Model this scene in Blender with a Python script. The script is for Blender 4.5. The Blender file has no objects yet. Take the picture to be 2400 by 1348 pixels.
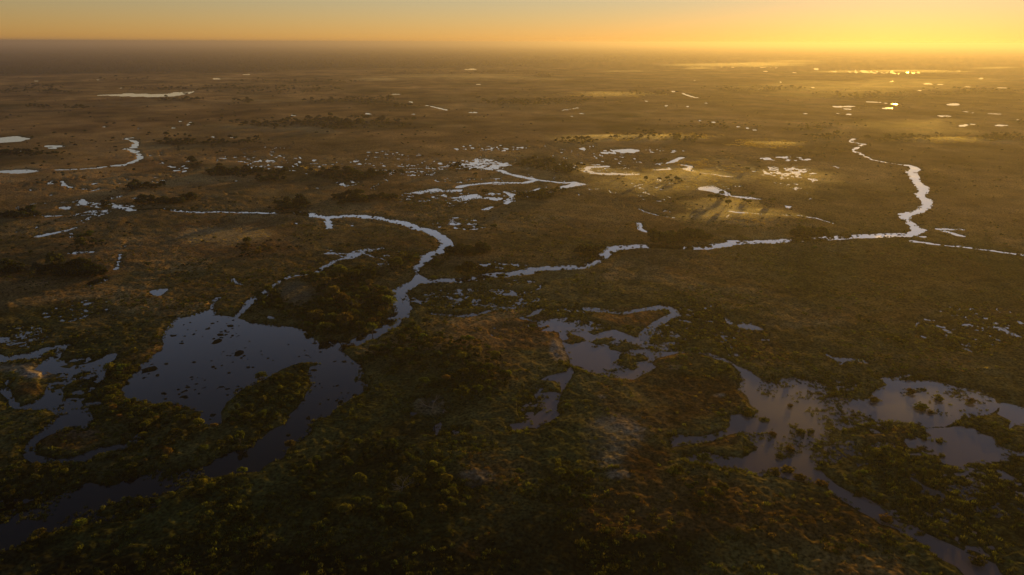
import bpy, bmesh, math, random
import numpy as np
from mathutils import Vector, Matrix
R = math.radians
sc = bpy.context.scene
C = sc.collection

# ------------------------------------------------------------------ camera, sky, sun, exposure
H = 220.0                                   # flying height above the delta
F = 1620.0                                  # focal length in pixels of the 2400 px wide photograph
PITCH = math.atan(575 / F)
ROLL = R(0.20)
cd = bpy.data.cameras.new('camera')
cam = bpy.data.objects.new('camera', cd)
C.objects.link(cam)
sc.camera = cam
cd.sensor_width = 36
cd.lens = 36 * F / 2400
cd.clip_start = 1
cd.clip_end = 400000
cam.location = (0, 0, H)
CM = Matrix.Rotation(math.pi / 2 - PITCH, 4, 'X') @ Matrix.Rotation(ROLL, 4, 'Z')
cam.rotation_euler = CM.to_euler()

SUN_EL, SUN_AZ = R(4.4), R(28.5)
w = bpy.data.worlds.new('World')
sc.world = w
w.use_nodes = True
nt = w.node_tree
bg = nt.nodes['Background']
sky = nt.nodes.new('ShaderNodeTexSky')
sky.sky_type = 'NISHITA'
sky.sun_disc = False
sky.sun_elevation = SUN_EL
sky.sun_rotation = SUN_AZ
sky.air_density = 1.0
sky.dust_density = 0.05
sky.ozone_density = 1.2
sky.altitude = 200
tint = nt.nodes.new('ShaderNodeVectorMath')
tint.operation = 'MULTIPLY'
tint.inputs[1].default_value = (1.0, .85, 1.0)
nt.links.new(sky.outputs[0], tint.inputs[0])
nt.links.new(tint.outputs[0], bg.inputs[0])
bg.inputs[1].default_value = 0.117
sd = bpy.data.lights.new('sun', 'SUN')
so = bpy.data.objects.new('sun', sd)
C.objects.link(so)
sd.energy = 5.0
sd.angle = R(0.5)
sd.color = (1, .55, .06)
SV = Vector((math.sin(SUN_AZ) * math.cos(SUN_EL), math.cos(SUN_AZ) * math.cos(SUN_EL), math.sin(SUN_EL)))
so.rotation_euler = SV.to_track_quat('Z', 'Y').to_euler()
vs = sc.view_settings
vs.view_transform = 'Standard'
vs.look = 'None'
vs.gamma = 1
vs.exposure = -0.2
vs.use_curve_mapping = False
sc.cycles.max_bounces = 4
sc.cycles.diffuse_bounces = 2
sc.cycles.glossy_bounces = 2
sc.cycles.transmission_bounces = 2
sc.cycles.volume_bounces = 0
sc.cycles.sample_clamp_indirect = 4
HAZE_DENSITY, HAZE_G, HAZE_COL = 7.0e-5, 0.56, (.58, .55, .70, 1)

# ------------------------------------------------------------------ map from the photograph to the ground
M3 = np.array(CM.to_3x3())
def ground(px, py):
    """pixel of the photograph -> point of the flood plain (z = 0)"""
    px, py = np.asarray(px, float), np.asarray(py, float)
    d = np.stack([(px - 1200) / F, -(py - 674) / F, -np.ones_like(px)], -1) @ M3.T
    t = H / np.maximum(-d[..., 2], 1e-4)
    return d[..., 0] * t, d[..., 1] * t
def gp(x, y):
    a, b = ground(x, y)
    return float(a), float(b)
def pixel(x, y, z=0.0):
    v = np.stack([x, y, np.zeros_like(x) + z - H], -1) @ M3
    dz = np.minimum(v[..., 2], -1e-3)
    px, py = 1200 + F * v[..., 0] / -dz, 674 - F * v[..., 1] / -dz
    bad = v[..., 2] > -1
    return np.where(bad, -9e5, px), np.where(bad, -9e5, py)

def h2(ix, iy, seed):
    h = (ix.astype(np.int64) * 374761393 + iy.astype(np.int64) * 668265263 + seed * 974634777) & 0x7fffffff
    h = ((h ^ (h >> 13)) * 1274126177) & 0x7fffffff
    h = ((h ^ (h >> 16)) * 461845907) & 0x7fffffff
    return ((h ^ (h >> 15)) & 0xffff) / 65535.0
def vn(x, y, lam, seed):
    """smooth value noise in -1..1 with cells of lam metres"""
    x, y = x / lam, y / lam
    c, s = math.cos(seed * 1.7), math.sin(seed * 1.7)
    x, y = x * c - y * s + seed * 13.1, x * s + y * c - seed * 7.7
    ix, iy = np.floor(x), np.floor(y)
    fx, fy = x - ix, y - iy
    fx, fy = fx * fx * (3 - 2 * fx), fy * fy * (3 - 2 * fy)
    a, b = h2(ix, iy, seed), h2(ix + 1, iy, seed)
    c_, d = h2(ix, iy + 1, seed), h2(ix + 1, iy + 1, seed)
    return 2 * ((a + (b - a) * fx) * (1 - fy) + (c_ + (d - c_) * fx) * fy) - 1
def sstep(a, b, x):
    t = np.clip((x - a) / (b - a), 0, 1)
    return t * t * (3 - 2 * t)

# ------------------------------------------------------------------ the water, traced (photograph pixels)
LAGOON = [(495,724),(510,738),(547,742),(588,758),(600,757),(663,764),(688,767),(713,776),(726,788),(741,798),(761,800),(776,796),
 (797,797),(817,800),(826,792),(840,784),(860,781),(885,767),(893,757),(913,744),(923,730),(917,710),(920,694),(915,684),(933,672),
 (947,664),(967,660),(973,647),(970,637),(966,630),(970,622),(980,617),(992,609),(999,616),(986,630),(982,642),(997,649),(1006,655),
 (1009,664),(987,664),(967,677),(957,684),(960,707),(968,720),(963,734),(957,744),(940,747),(938,760),(930,767),(902,783),(884,793),
 (852,806),(813,816),(804,822),(807,831),(817,836),(827,849),(842,854),(852,874),(845,881),(838,893),(862,902),(855,917),(842,927),
 (822,934),(802,947),(787,955),(774,972),(751,980),(734,992),(729,1013),(713,1023),(696,1036),(676,1048),(666,1073),(638,1080),
 (622,1088),(605,1103),(552,1110),(514,1115),(464,1130),(424,1143),(414,1155),(351,1165),(318,1170),(276,1178),(226,1196),
 (196,1208),(163,1236),(120,1246),(75,1261),(38,1281),(0,1298),(-160,1345),(-160,1280),(0,1231),(35,1211),(75,1191),(113,1178),(150,1160),
 (160,1145),(180,1145),(200,1133),(226,1138),(251,1141),(276,1135),(298,1123),(326,1115),(351,1110),(376,1110),(385,1120),(418,1118),
 (426,1105),(451,1103),(476,1093),(501,1083),(521,1073),(539,1063),(559,1058),(584,1053),(592,1035),(600,1033),(620,1020),(640,1006),
 (663,996),(676,972),(696,957),(701,945),(711,927),(726,909),(734,902),(724,887),(724,874),(726,861),(746,853),(726,850),(701,850),
 (683,856),(663,866),(640,877),(625,887),(600,899),(580,907),(562,914),(547,932),(527,945),(520,965),(522,990),(504,998),(479,990),
 (474,977),(472,965),(441,957),(416,955),(403,947),(361,946),(328,942),(303,937),(290,932),(285,914),(298,894),(308,882),(325,866),
 (330,854),(353,839),(366,829),(378,819),(388,803),(380,796),(378,786),(393,768),(403,758),(416,745),(441,743),(467,733)]
WESTWATER = [(-60,832),(0,829),(15,836),(63,829),(106,816),(151,808),(177,803),(151,819),(141,830),(134,844),(166,856),(187,858),(217,849),
 (236,842),(252,829),(277,826),(275,839),(255,854),(252,879),(237,887),(215,905),(217,929),(209,952),(214,967),(222,980),(209,995),
 (198,1008),(190,1002),(151,1003),(121,1018),(101,1026),(88,1030),(78,1043),(80,1068),(108,1073),(140,1075),(175,1071),(206,1061),
 (238,1048),(288,1041),(318,1025),(326,1010),(330,1018),(321,1032),(301,1050),(226,1066),(201,1081),(150,1086),(75,1086),(60,1077),
 (55,1055),(70,1035),(76,1025),(101,1005),(111,990),(136,975),(119,962),(76,961),(45,958),(30,956),(16,937),(0,919),(-60,915)]
WESTBAR = [(-60,850),(0,853),(25,846),(50,844),(86,842),(104,829),(126,819),(137,823),(133,832),(108,842),(92,855),(84,866),(111,871),(131,877),
 (142,887),(116,903),(104,925),(76,943),(45,955),(36,943),(30,927),(18,906),(19,893),(10,908),(0,912),(-60,912)]
WESTISLE = [(149,909),(161,892),(182,876),(204,871),(226,879),(232,893),(222,908),(216,926),(202,931),(156,931),(144,926)]
POOL = [(1228,747),(1250,754),(1276,759),(1301,769),(1311,783),(1319,808),(1334,834),(1336,851),(1341,858),(1364,866),(1394,874),(1417,882),
 (1452,888),(1480,889),(1503,880),(1525,871),(1535,861),(1528,851),(1535,841),(1558,836),(1586,829),(1603,826),(1578,824),(1540,826),
 (1523,819),(1513,806),(1520,796),(1512,788),(1490,791),(1465,781),(1442,774),(1417,778),(1392,786),(1376,776),(1376,767),(1351,760),
 (1321,755),(1334,743),(1291,748),(1276,753),(1245,750)]
SHALLOWS = [(1338,857),(1326,871),(1288,880),(1272,890),(1300,893),(1316,905),(1312,920),(1290,917),(1255,925),(1262,945),(1275,962),(1240,985),(1195,995),
 (1200,1010),(1265,1002),(1290,985),(1310,972),(1302,952),(1309,937),(1322,914),(1332,895),(1345,870)]
LAKE = [(1626,826),(1649,831),(1679,841),(1717,854),(1735,871),(1735,897),(1732,912),(1755,932),(1760,947),(1776,963),(1755,975),(1737,971),
 (1712,973),(1704,988),(1709,1003),(1716,1016),(1740,1012),(1765,1030),(1772,1055),(1740,1075),(1690,1070),(1676,1068),(1651,1060),(1606,1073),(1630,1085),(1684,1095),
 (1714,1100),(1739,1098),(1752,1106),(1784,1116),(1800,1100),(1830,1118),(1885,1130),(1910,1134),(1933,1139),(1950,1160),(1980,1178),
 (2013,1196),(2051,1216),(2063,1228),(2101,1241),(2126,1256),(2171,1283),(2201,1308),(2239,1328),(2259,1346),(2330,1400),(2430,1400),
 (2344,1343),(2334,1321),(2301,1311),(2264,1296),(2231,1276),(2201,1263),(2171,1251),(2146,1233),(2116,1226),(2101,1223),(2093,1201),
 (2041,1175),(2021,1165),(1985,1150),(1960,1135),(1940,1120),(1920,1098),(1910,1073),(1905,1048),(1925,1022),(1932,1000),(1941,975),
 (1915,950),(1930,932),(1961,930),(2002,934),(2034,936),(2055,912),(2078,902),(2065,890),(2090,889),(2128,892),(2178,892),(2203,894),
 (2229,904),(2266,914),(2299,917),(2319,927),(2340,937),(2337,960),(2319,967),(2292,975),(2254,972),(2241,985),(2216,1000),(2166,1000),
 (2153,990),(2103,990),(2052,985),(2040,977),(2000,975),(1975,965),(1960,950),(1930,945),(1880,918),(1830,905),(1790,890),(1772,881),(1762,871),(1729,859),(1702,844),(1659,826)]
PONDS = {
 'east_edge': [(2342,942),(2365,945),(2400,955),(2500,965),(2500,1015),(2400,1000),(2378,995),(2365,1006),(2372,985),(2342,972)],
 'east': [(2171,1005),(2203,1003),(2249,1000),(2279,1003),(2304,1018),(2337,1025),(2329,1037),(2347,1048),(2377,1058),(2450,1060),(2450,1066),(2367,1070),
   (2359,1083),(2301,1085),(2264,1083),(2259,1095),(2296,1100),(2266,1103),(2246,1095),(2201,1080),(2211,1070),(2176,1065),(2156,1058),
   (2133,1048),(2121,1030),(2146,1025),(2171,1033),(2176,1022)],
 'a': [(1996,1078),(2013,1085),(2033,1083),(2063,1085),(2051,1090),(2051,1105),(2043,1103),(2038,1088),(2011,1095)],
 'b': [(2136,1120),(2146,1123),(2161,1135),(2186,1145),(2184,1155),(2166,1150),(2158,1136),(2141,1128)],
 'c': [(2251,1158),(2284,1168),(2266,1172),(2255,1166)],
 'd': [(1730,762),(1745,758),(1762,761),(1790,773),(1765,774),(1733,769)],
 'e': [(1934,829),(1951,838),(1989,838),(2019,840),(2043,853),(2030,853),(2002,848),(1985,848),(1971,856),(1961,851),(1951,842)],
 'wide': [(1365,628),(1377,610),(1401,597),(1421,580),(1441,575),(1459,581),(1434,597),(1418,610),(1388,625)],
 'junction': [(1026,657),(1067,652),(1094,657),(1080,664),(1040,664)],
 'bend': [(2177,540),(2150,528),(2132,515),(2114,512),(2130,528),(2136,542),(2120,552),(2150,552)],
 'goldpool': [(1627,445),(1645,437),(1667,433),(1685,440),(1707,452),(1710,459),(1760,462),(1790,468),(1760,467),(1733,464),(1690,456),(1660,449)],
 'farlake': [(217,223),(267,222),(300,219),(344,220),(381,221),(407,217),(457,214),(444,220),(407,226),(367,228),(294,226)],
 'leftpond': [(-40,321),(0,322),(43,319),(72,324),(53,331),(0,336),(-40,337)],
 'f': [(194,674),(214,660),(244,649),(255,654),(234,664)],
 'g': [(160,594),(180,591),(224,588),(222,592),(190,595)],
 'h': [(945,454),(980,448),(1020,441),(1040,446),(1087,443),(1080,449),(1030,450),(990,452)],
 'i': [(1074,460),(1117,455),(1134,461),(1170,466),(1165,470),(1125,464),(1085,471)],
 'j': [(1436,353),(1460,348),(1480,349),(1501,354),(1480,358),(1455,358)],
 'k': [(624,740),(647,742),(644,748),(628,746)],
 'l': [(347,684),(371,678),(397,675),(385,688),(371,695)],
 'm': [(1297,443),(1320,436),(1347,428),(1381,433),(1345,438),(1310,443)],
 'o': [(1840,482),(1852,484),(1854,488),(1843,487)],
 'p': [(37,398),(60,397),(100,401),(60,407),(30,407),(0,405),(-40,406),(-40,401),(0,400)],
 'q': [(1700,1010),(1712,1000),(1720,1012),(1660,1035),(1600,1045),(1575,1050),(1573,1030),(1590,1018),(1640,1022)],
}
# channels: points and width in metres
CHANNELS = [
 ([(996,612),(1000,600),(1020,592),(1042,587),(1047,575),(1040,562),(1030,554),(1000,540),(974,534),(960,527),(917,517),(880,510),(833,506),(810,506),(795,508),(768,510),(735,506),(711,500),(688,498)], 15),
 ([(688,498),(634,500),(600,499),(560,498),(517,497),(474,498),(447,498),(427,495),(401,492),(381,489),(351,490),(307,493),(290,488),(272,483),(260,477),(224,478)], 9),
 ([(768,510),(769,522),(771,535)], 7),
 ([(1003,660),(1030,658),(1094,657),(1134,649),(1167,645),(1200,643),(1227,638),(1244,631),(1281,629),(1347,627),(1368,626)], 14),
 ([(1450,581),(1468,580),(1498,577),(1534,578),(1585,581),(1643,580),(1667,578),(1707,573),(1743,568),(1777,568),(1834,565),(1890,563),(1930,560),(1974,557),(2007,555),(2034,553),(2084,552),(2120,551)], 16),
 ([(1712,565),(1777,566)], 7),
 ([(2118,512),(2120,504),(2150,497),(2167,487),(2175,474),(2166,466),(2156,458),(2166,447),(2155,433),(2144,420),(2141,408),(2129,404),(2148,398),(2140,391),(2126,387)], 15),
 ([(2126,387),(2101,385),(2067,379),(2044,374),(2014,360),(1997,352),(2026,338),(1990,333),(2004,325)], 8),
 ([(893,582),(867,587),(840,595),(820,604),(800,607),(785,613)], 9),
 ([(785,613),(758,627),(735,642),(684,647),(654,660),(634,674)], 5),
 ([(634,674),(618,692),(601,697)], 9), ([(601,697),(588,706),(579,716),(566,730),(552,744)], 6),
 ([(497,724),(497,714),(507,700)], 4),
 ([(137,398),(180,397),(230,394)], 9), ([(230,394),(250,390),(290,387),(310,380),(328,372),(325,362),(310,352),(292,349)], 11),
 ([(313,347),(320,335),(305,328),(292,326),(312,322)], 12),
 ([(147,425),(152,434),(164,440)], 6), ([(185,442),(200,444)], 5), ([(215,448),(234,443)], 5), ([(192,467),(198,479),(184,480)], 7),
 ([(437,295),(444,290),(447,286)], 8), ([(416,284),(424,285)], 12),
 ([(1376,724),(1417,729),(1452,736),(1490,729),(1550,720),(1566,722),(1579,729),(1583,738),(1561,745),(1540,758),(1520,776),(1505,793)], 8),
 ([(1228,746),(1250,740),(1258,730),(1275,724)], 6),
 ([(1010,734),(1050,739),(1084,741),(1110,738),(1134,734),(1150,728),(1174,722),(1200,720)], 6),
 ([(1171,400),(1201,410),(1234,417),(1257,422),(1240,426),(1227,429),(1167,428),(1125,431),(1090,435),(1077,439)], 11),
 ([(1257,422),(1267,423),(1294,426),(1311,428),(1347,428)], 10),
 ([(1184,450),(1197,455),(1200,462),(1196,470),(1184,477)], 8), ([(1137,491),(1152,486)], 8),
 ([(1237,451),(1250,446),(1264,443)], 8),
 ([(1418,390),(1381,392),(1369,399),(1394,406),(1430,408),(1461,409),(1491,409)], 15),
 ([(1535,399),(1565,397)], 14), ([(1541,386),(1575,381),(1598,369)], 12), ([(1600,386),(1620,391),(1607,397),(1633,404),(1683,411),(1707,414)], 12),
 ([(1498,490),(1514,497),(1541,505),(1578,510)], 5), ([(1498,523),(1501,537),(1514,544),(1534,545)], 6),
 ([(1710,495),(1733,498),(1784,502),(1874,505),(1914,512),(1951,523)], 4),
 ([(2198,537),(2251,538)], 7), ([(2218,543),(2235,547),(2254,553)], 10),
 ([(2137,565),(2201,574),(2267,580),(2334,589),(2398,598),(2480,610)], 5),
 ([(282,597),(277,614),(274,630)], 4), ([(548,654),(550,663),(564,667)], 4),
 ([(90,554),(130,546),(174,535)], 6),
 ([(997,247),(1014,250),(1034,255),(1047,258)], 12), ([(1318,259),(1354,253)], 10), ([(1354,265),(1381,269)], 10),
 ([(1600,219),(1618,226),(1633,229)], 18), ([(1240,638),(1226,641)], 10),
 ([(2258,261),(2290,266),(2330,267),(2365,268)], 12), ([(2251,297),(2266,292),(2298,291)], 12), ([(2037,239),(2060,240),(2100,245)], 22),
 ([(1690,786),(1702,798),(1716,815)], 2.5), ([(1700,745),(1712,757)], 3), ([(2067,890),(2128,880)], 3),
]
# far ponds that read as flat flecks: x, y, half width, half height
FLECKS = [(2079,254,15,2),(1975,250,28,1.6),(1985,256,14,1.2),(2236,245,18,2.2),(2212,272,18,1.4),(2345,294,17,1.6),(2108,145,7,1.6),(2174,197,13,1.8),
 (1887,267,7,1.2),(1795,372,16,2.6),(1839,369,18,2),(1889,374,12,1.4),(1105,163,16,1.4),(1121,198,8,1.2),(925,221,10,1.2),(1578,215,7,1.5),
 (507,185,14,1.2),(578,175,9,1),(283,207,4,1),(688,271,5,1.4),(773,266,3,1),(84,190,5,.8),(228,187,4,.8),(1560,248,6,1.2),(1611,250,5,1.4),
 (1655,242,4,1.2),(1515,237,3,1),(1640,283,4,1.4),(1672,287,4,1.4),(1729,297,6,1.3),(1752,300,4,1.2),(1768,305,4,1.2),(1830,157,7,.9),(1913,159,9,1),
 (2150,138,8,.9),(2230,129,14,.8),(1862,171,5,.9),(2300,184,10,1),(2090,191,8,1),(1905,205,5,1),(2350,206,14,1),(2205,198,8,1.2),(2155,212,5,1),(1990,268,8,1),
 (1965,266,5,1),(860,267,12,1),(970,268,6,1),(1110,264,12,1),(965,240,6,1.2),(1340,273,4,1),(130,343,24,2),(120,347,10,1.5),(40,354,20,1.2),(210,385,7,1.2),
 (404,300,3,1),(500,322,4,1.5),(545,322,8,1.5),(245,298,8,1),(325,302,6,1),(1755,395,7,1.3),(155,488,14,4),(1070,525,11,2.5),(1030,383,4,2),(2165,555,9,2),
 (1365,350,8,2),(820,432,6,1.4),(2385,280,6,1),(2270,203,12,1),(1795,168,6,.9),(1690,145,20,1.1),(1640,161,24,1.1),(1600,150,16,.9),
 (1240,640,8,2),(1780,210,3,1.2),(2380,143,12,.8),(1830,193,3,1),(1628,189,3,1)]
# water-logged marsh: x, y, half width, half height, share of open water
MARSH = [(170,1190,170,38,.29),(420,1120,90,22,.27),(180,905,70,60,.27),(60,776,52,14,.34),(130,737,50,9,.30),(210,709,48,8,.36),(10,800,50,14,.34),(2000,167,60,3.5,.32),(2100,169,110,4.5,.34),(2200,166,70,2.5,.3),(1740,156,120,5,.28),(1117,386,78,13,.55),(1140,347,92,8,.22),(905,375,85,20,.07),(1427,356,20,5,.45),(1540,352,60,8,.10),(1034,463,95,17,.22),(1850,405,62,13,.28),
 (421,395,38,8,.22),(812,430,32,8,.42),(735,440,20,6,.25),(560,373,75,7,.06),(531,423,30,6,.14),(1165,625,60,12,.28),(1110,700,150,24,.26),(1215,661,34,5,.35),
 (1360,727,70,9,.22),(1555,795,50,35,.30),(1640,755,60,40,.05),(1740,800,60,40,.05),(2280,770,120,50,.09),(1860,915,80,28,.62),(1950,905,60,16,.15),(1960,975,85,38,.55),(2010,1000,80,20,.40),
 (2260,945,90,35,.55),(1945,1045,55,50,.48),(2080,1100,110,60,.08),(2320,1180,130,110,.17),(2200,1210,110,60,.13),(1080,525,60,14,.12),(1330,765,90,14,.45),
 (840,585,60,10,.14),(1590,790,30,30,.15),(1260,955,40,50,.25),(40,790,60,25,.16),(190,735,90,20,.06),(1180,460,60,14,.15),(1430,405,60,6,.12),(1700,440,40,8,.3),
 (1840,372,60,6,.2),(760,525,70,8,.08),(200,478,40,8,.15),(130,550,60,10,.10),(1000,960,60,30,.05),(1090,1145,40,25,.10),(930,600,50,16,.12),(1040,1010,60,14,.14),
 (1820,1040,70,40,.45),(1400,375,120,25,.04),(1200,780,60,20,.03),(1545,430,60,14,.10),(700,385,120,15,.06),(1330,340,60,12,.08),(960,400,80,12,.08)]
# ground veined by threads of water: x, y, half width, half height, half width of a thread (m)
WEBS = [(1150,430,330,80,1.2),(1700,440,260,80,1.1),(2260,770,170,60,.8),(1660,775,130,60,.9),(1130,690,170,40,1.5),(2260,1150,180,130,1.3),(250,500,330,90,1.6),
 (1580,800,70,40,1.6),(1900,950,150,70,1.6),(1050,1010,90,40,.8),(560,385,300,45,1.0),(1860,405,120,30,2.2),(850,600,110,30,1.6)]
# low islets inside the pools: x, y, half width, half height
ISLETS = [(1351,796,29,11),(1412,803,36,10),(1470,813,28,13),(1478,845,33,17),(1385,760,20,8),(1260,744,30,6),(1500,737,60,1),(1850,1000,14,4),(1790,985,10,3),
 (2134,921,10,5),(2199,936,11,4),(2159,957,13,5),(2275,943,9,6),(2047,940,10,4),(1811,1019,9,5),(1875,1014,11,6),(1900,1014,8,4),(1853,1055,12,5),(1826,1072,9,7),
 (1816,1110,14,7),(1846,1103,14,7),(2180,968,6,2.5),(2166,914,4,1.5),(1852,953,6,3),(2290,1320,14,9),(1745,770,2,1),(1875,1122,14,6),(1925,1136,13,5),
 (2013,1160,10,4),(2075,1220,12,5),(2201,1036,6,2.5),(2185,1058,12,3),(2208,1069,7,2),(2160,1050,10,3),(2155,1252,4,3),(2171,1285,7,4),(1388,880,1,1),(1440,868,14,2),
 (1752,974,11,6),(1265,933,8,5),(1364,876,22,6),(1352,862,12,5),(1727,1035,30,14),(2010,1003,45,8),(1920,960,10,4)]

# ------------------------------------------------------------------ ground colour zones: x, y, half width, half height, class, weight
ZONES = [(400,1330,1000,180,'dark',.95),(200,1200,420,140,'dark',.7),(850,1160,330,110,'dark',.7),(1250,1330,500,120,'dark',.8),(640,930,110,80,'dark',.5),(880,990,160,80,'dark',.6),(1000,900,140,80,'dark',.4),  # wide dark zones along the bottom paint a vignette into the ground colour
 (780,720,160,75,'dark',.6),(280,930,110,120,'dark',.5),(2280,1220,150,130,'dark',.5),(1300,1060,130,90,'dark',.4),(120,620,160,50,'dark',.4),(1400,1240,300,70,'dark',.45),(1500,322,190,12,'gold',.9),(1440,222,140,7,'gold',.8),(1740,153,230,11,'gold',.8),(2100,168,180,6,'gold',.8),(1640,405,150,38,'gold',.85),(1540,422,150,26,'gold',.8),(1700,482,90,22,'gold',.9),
 (1800,337,110,11,'gold',.9),(2230,328,190,8,'gold',.8),(1750,512,140,18,'gold',.7),(540,555,170,48,'rust',.95),(520,556,130,30,'gold',.5),(560,590,160,22,'rust',.7),
 (875,187,60,5,'gold',.8),(1100,180,330,9,'gold',.35),(300,245,280,12,'rust',.7),(560,240,200,8,'gold',.25),(60,225,100,8,'rust',.5),(380,412,50,6,'gold',.5),(310,385,70,12,'rust',.8),
 (1000,325,330,30,'rust',.6),(700,260,350,20,'rust',.55),(1270,520,90,18,'gold',.30),(1370,395,80,15,'gold',.4),(760,398,70,8,'gold',.4),(1000,395,60,6,'rust',.6),(1500,300,300,20,'rust',.3),
 (100,440,160,30,'rust',.55),(900,470,200,20,'green',.5),(950,560,160,25,'rust',.25),(1000,540,150,25,'green',.3),
 (2150,660,420,90,'green',.7),(1750,690,240,70,'green',.6),(2200,790,300,60,'green',.45),(1320,560,200,30,'green',.4),(2250,450,220,60,'rust',.35),(2200,850,200,30,'rust',.5),(2300,870,120,18,'gold',.18),
 (1480,745,90,22,'rust',.97),(1260,790,80,45,'rust',.9),(1160,790,140,55,'rust',.8),(1180,860,100,60,'rust',.45),(1560,940,190,80,'rust',.92),(1640,920,80,40,'rust',.5),(1500,960,90,60,'gold',.10),
 (1430,1040,70,70,'mud',.40),(1310,825,26,26,'mud',.9),(1590,850,60,22,'rust',.9),(1640,860,90,30,'green',.7),(1680,1030,60,20,'rust',.9),(1520,1090,60,40,'rust',.9),(1800,1180,160,60,'rust',.45),
 (1950,1240,240,90,'rust',.88),(2000,1300,250,60,'olive',.4),(1560,1190,220,80,'rust',.8),(1150,1100,100,50,'rust',.7),(1130,1180,80,50,'rust',.6),(1100,1240,50,80,'rust',.4),
 (230,770,260,60,'green',.75),(450,700,200,45,'rust',.25),(120,650,160,60,'rust',.4),(80,600,140,60,'green',.5),(200,830,150,30,'green',.8),
 (90,880,50,14,'mud',.95),(60,865,80,12,'mud',.5),(70,915,40,22,'rust',.8),(190,1022,45,10,'mud',.8),(180,1035,90,26,'rust',.8),(300,800,80,60,'green',.7),
 (690,690,45,38,'mud',.55),(700,700,100,70,'green',.5),(630,930,100,60,'green',.9),(820,970,120,80,'green',.8),(1000,920,120,60,'green',.6),(700,1200,500,120,'green',.7),(300,1250,300,80,'green',.7),
 (1010,950,40,22,'mud',.25),(1120,1120,50,20,'mud',.35),(2300,1180,160,120,'green',.7),(2080,1030,70,30,'rust',.7),(2230,1020,90,30,'green',.5),(1940,870,60,20,'olive',.6),
 (1330,1050,90,60,'green',.7),(1450,1120,30,12,'mud',.5),(1580,865,20,6,'mud',.3),(1685,930,14,4,'mud',.9),(1410,935,12,5,'mud',.5),(1500,1010,14,4,'mud',.4),
 (650,345,300,35,'green',.5),(500,300,160,12,'green',.4),(330,300,330,40,'rust',.35),(1200,470,200,40,'green',.3),(1280,385,120,25,'green',.5),(560,470,260,30,'green',.35)]
# tree islands far out: x, y, half width, half height; the forest floor below them is coloured darker
FAR = [(420,208,130,5),(600,210,160,9),(700,192,120,4),(770,291,170,11),(940,297,38,6),(420,331,60,9),(560,336,80,8),(1215,240,125,8),(1340,233,60,6),(1540,220,70,4),(85,205,60,4),(30,217,30,4),
 (135,217,60,4),(190,253,30,4),(95,251,25,4),(390,235,35,4),(450,237,35,4),(570,239,20,3),(750,241,30,4),(860,239,70,7),(940,251,35,4),(1260,382,50,12),(1325,398,40,9),(1480,320,50,8),(1600,327,40,7),
 (1350,332,40,6),(1930,323,50,6),(2100,327,60,8),(2330,324,40,8),(2420,332,30,9),(850,415,110,12),(600,402,80,13),(680,387,40,9),(450,387,30,7),(640,427,50,7),(830,472,80,13),(690,488,60,9),(450,465,30,7),
 (370,477,60,5),(510,407,30,7),(1230,460,70,13),(1395,600,40,8),(850,650,60,16),(1080,592,60,8),(1570,566,40,8),(1930,555,55,9),(1620,560,50,7),(300,186,60,3),(1000,172,120,4),(1180,170,90,4),(1270,178,30,4),
 (1640,300,60,8),(1880,300,80,8),(1790,210,120,7),(2050,225,120,7),(2280,215,110,7),(1550,380,30,7),(40,360,90,5),(330,445,70,6),(60,510,60,8),(30,640,60,14),(190,640,50,10),(1080,395,40,6),(240,480,40,5),(1160,640,70,5)]
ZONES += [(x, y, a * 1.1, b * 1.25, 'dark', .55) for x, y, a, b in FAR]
COL = {'olive': (.135, .110, .034), 'green': (.058, .062, .017), 'rust': (.205, .115, .040), 'gold': (.42, .30, .13), 'mud': (.30, .24, .17), 'lit_straw': (.52, .315, .12), 'dark': (.012, .013, .006), 'dim_rust': (.092, .053, .018), 'forest': (.030, .028, .014)}

def to_world(pts):
    p = np.array(pts, float)
    x, y = ground(p[:, 0], p[:, 1])
    return np.stack([x, y], 1)
def seg_d2(x, y, a, b):
    dx, dy = b[0] - a[0], b[1] - a[1]
    t = np.clip(((x - a[0]) * dx + (y - a[1]) * dy) / (dx * dx + dy * dy + 1e-9), 0, 1)
    return (x - a[0] - t * dx) ** 2 + (y - a[1] - t * dy) ** 2
def poly_sdf(x, y, P):
    """metres, positive inside"""
    d = np.full(x.shape, 1e18)
    ins = np.zeros(x.shape, bool)
    n = len(P)
    for i in range(n):
        a, b = P[i], P[(i + 1) % n]
        d = np.minimum(d, seg_d2(x, y, a, b))
        if a[1] != b[1]:
            c = ((a[1] > y) != (b[1] > y)) & (x < (b[0] - a[0]) * (y - a[1]) / (b[1] - a[1]) + a[0])
            ins ^= c
    d = np.sqrt(d)
    return np.where(ins, d, -d)
def line_sdf(x, y, P, wd):
    d = np.full(x.shape, 1e18)
    for a, b in zip(P[:-1], P[1:]):
        d = np.minimum(d, seg_d2(x, y, a, b))
    return wd / 2 - np.sqrt(d)
BODIES = [('lagoon', to_world(LAGOON), None), ('lagoon', to_world(WESTWATER), None), ('pool', to_world(POOL), None), ('pool', to_world(SHALLOWS), None),
          ('lake', to_world(LAKE), None)]
for k, p in PONDS.items():
    BODIES.append(({'wide': 'river', 'junction': 'river', 'bend': 'river', 'east': 'lake', 'east_edge': 'lake', 'q': 'lake'}.get(k, 'pond'), to_world(p), None))
for i, (p, wd) in enumerate(CHANNELS):
    BODIES.append(('river' if i in (0, 1, 2, 3, 4, 5, 6, 7, 8, 9, 10, 11) else 'channel', to_world(p), wd))
for x, y, a, b in FLECKS:
    BODIES.append(('pond', to_world([(x + a * math.cos(t) * (1 + .25 * math.sin(3 * t + x)), y + b * math.sin(t)) for t in np.linspace(0, 2 * math.pi, 11)[:-1]]), None))
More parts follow.
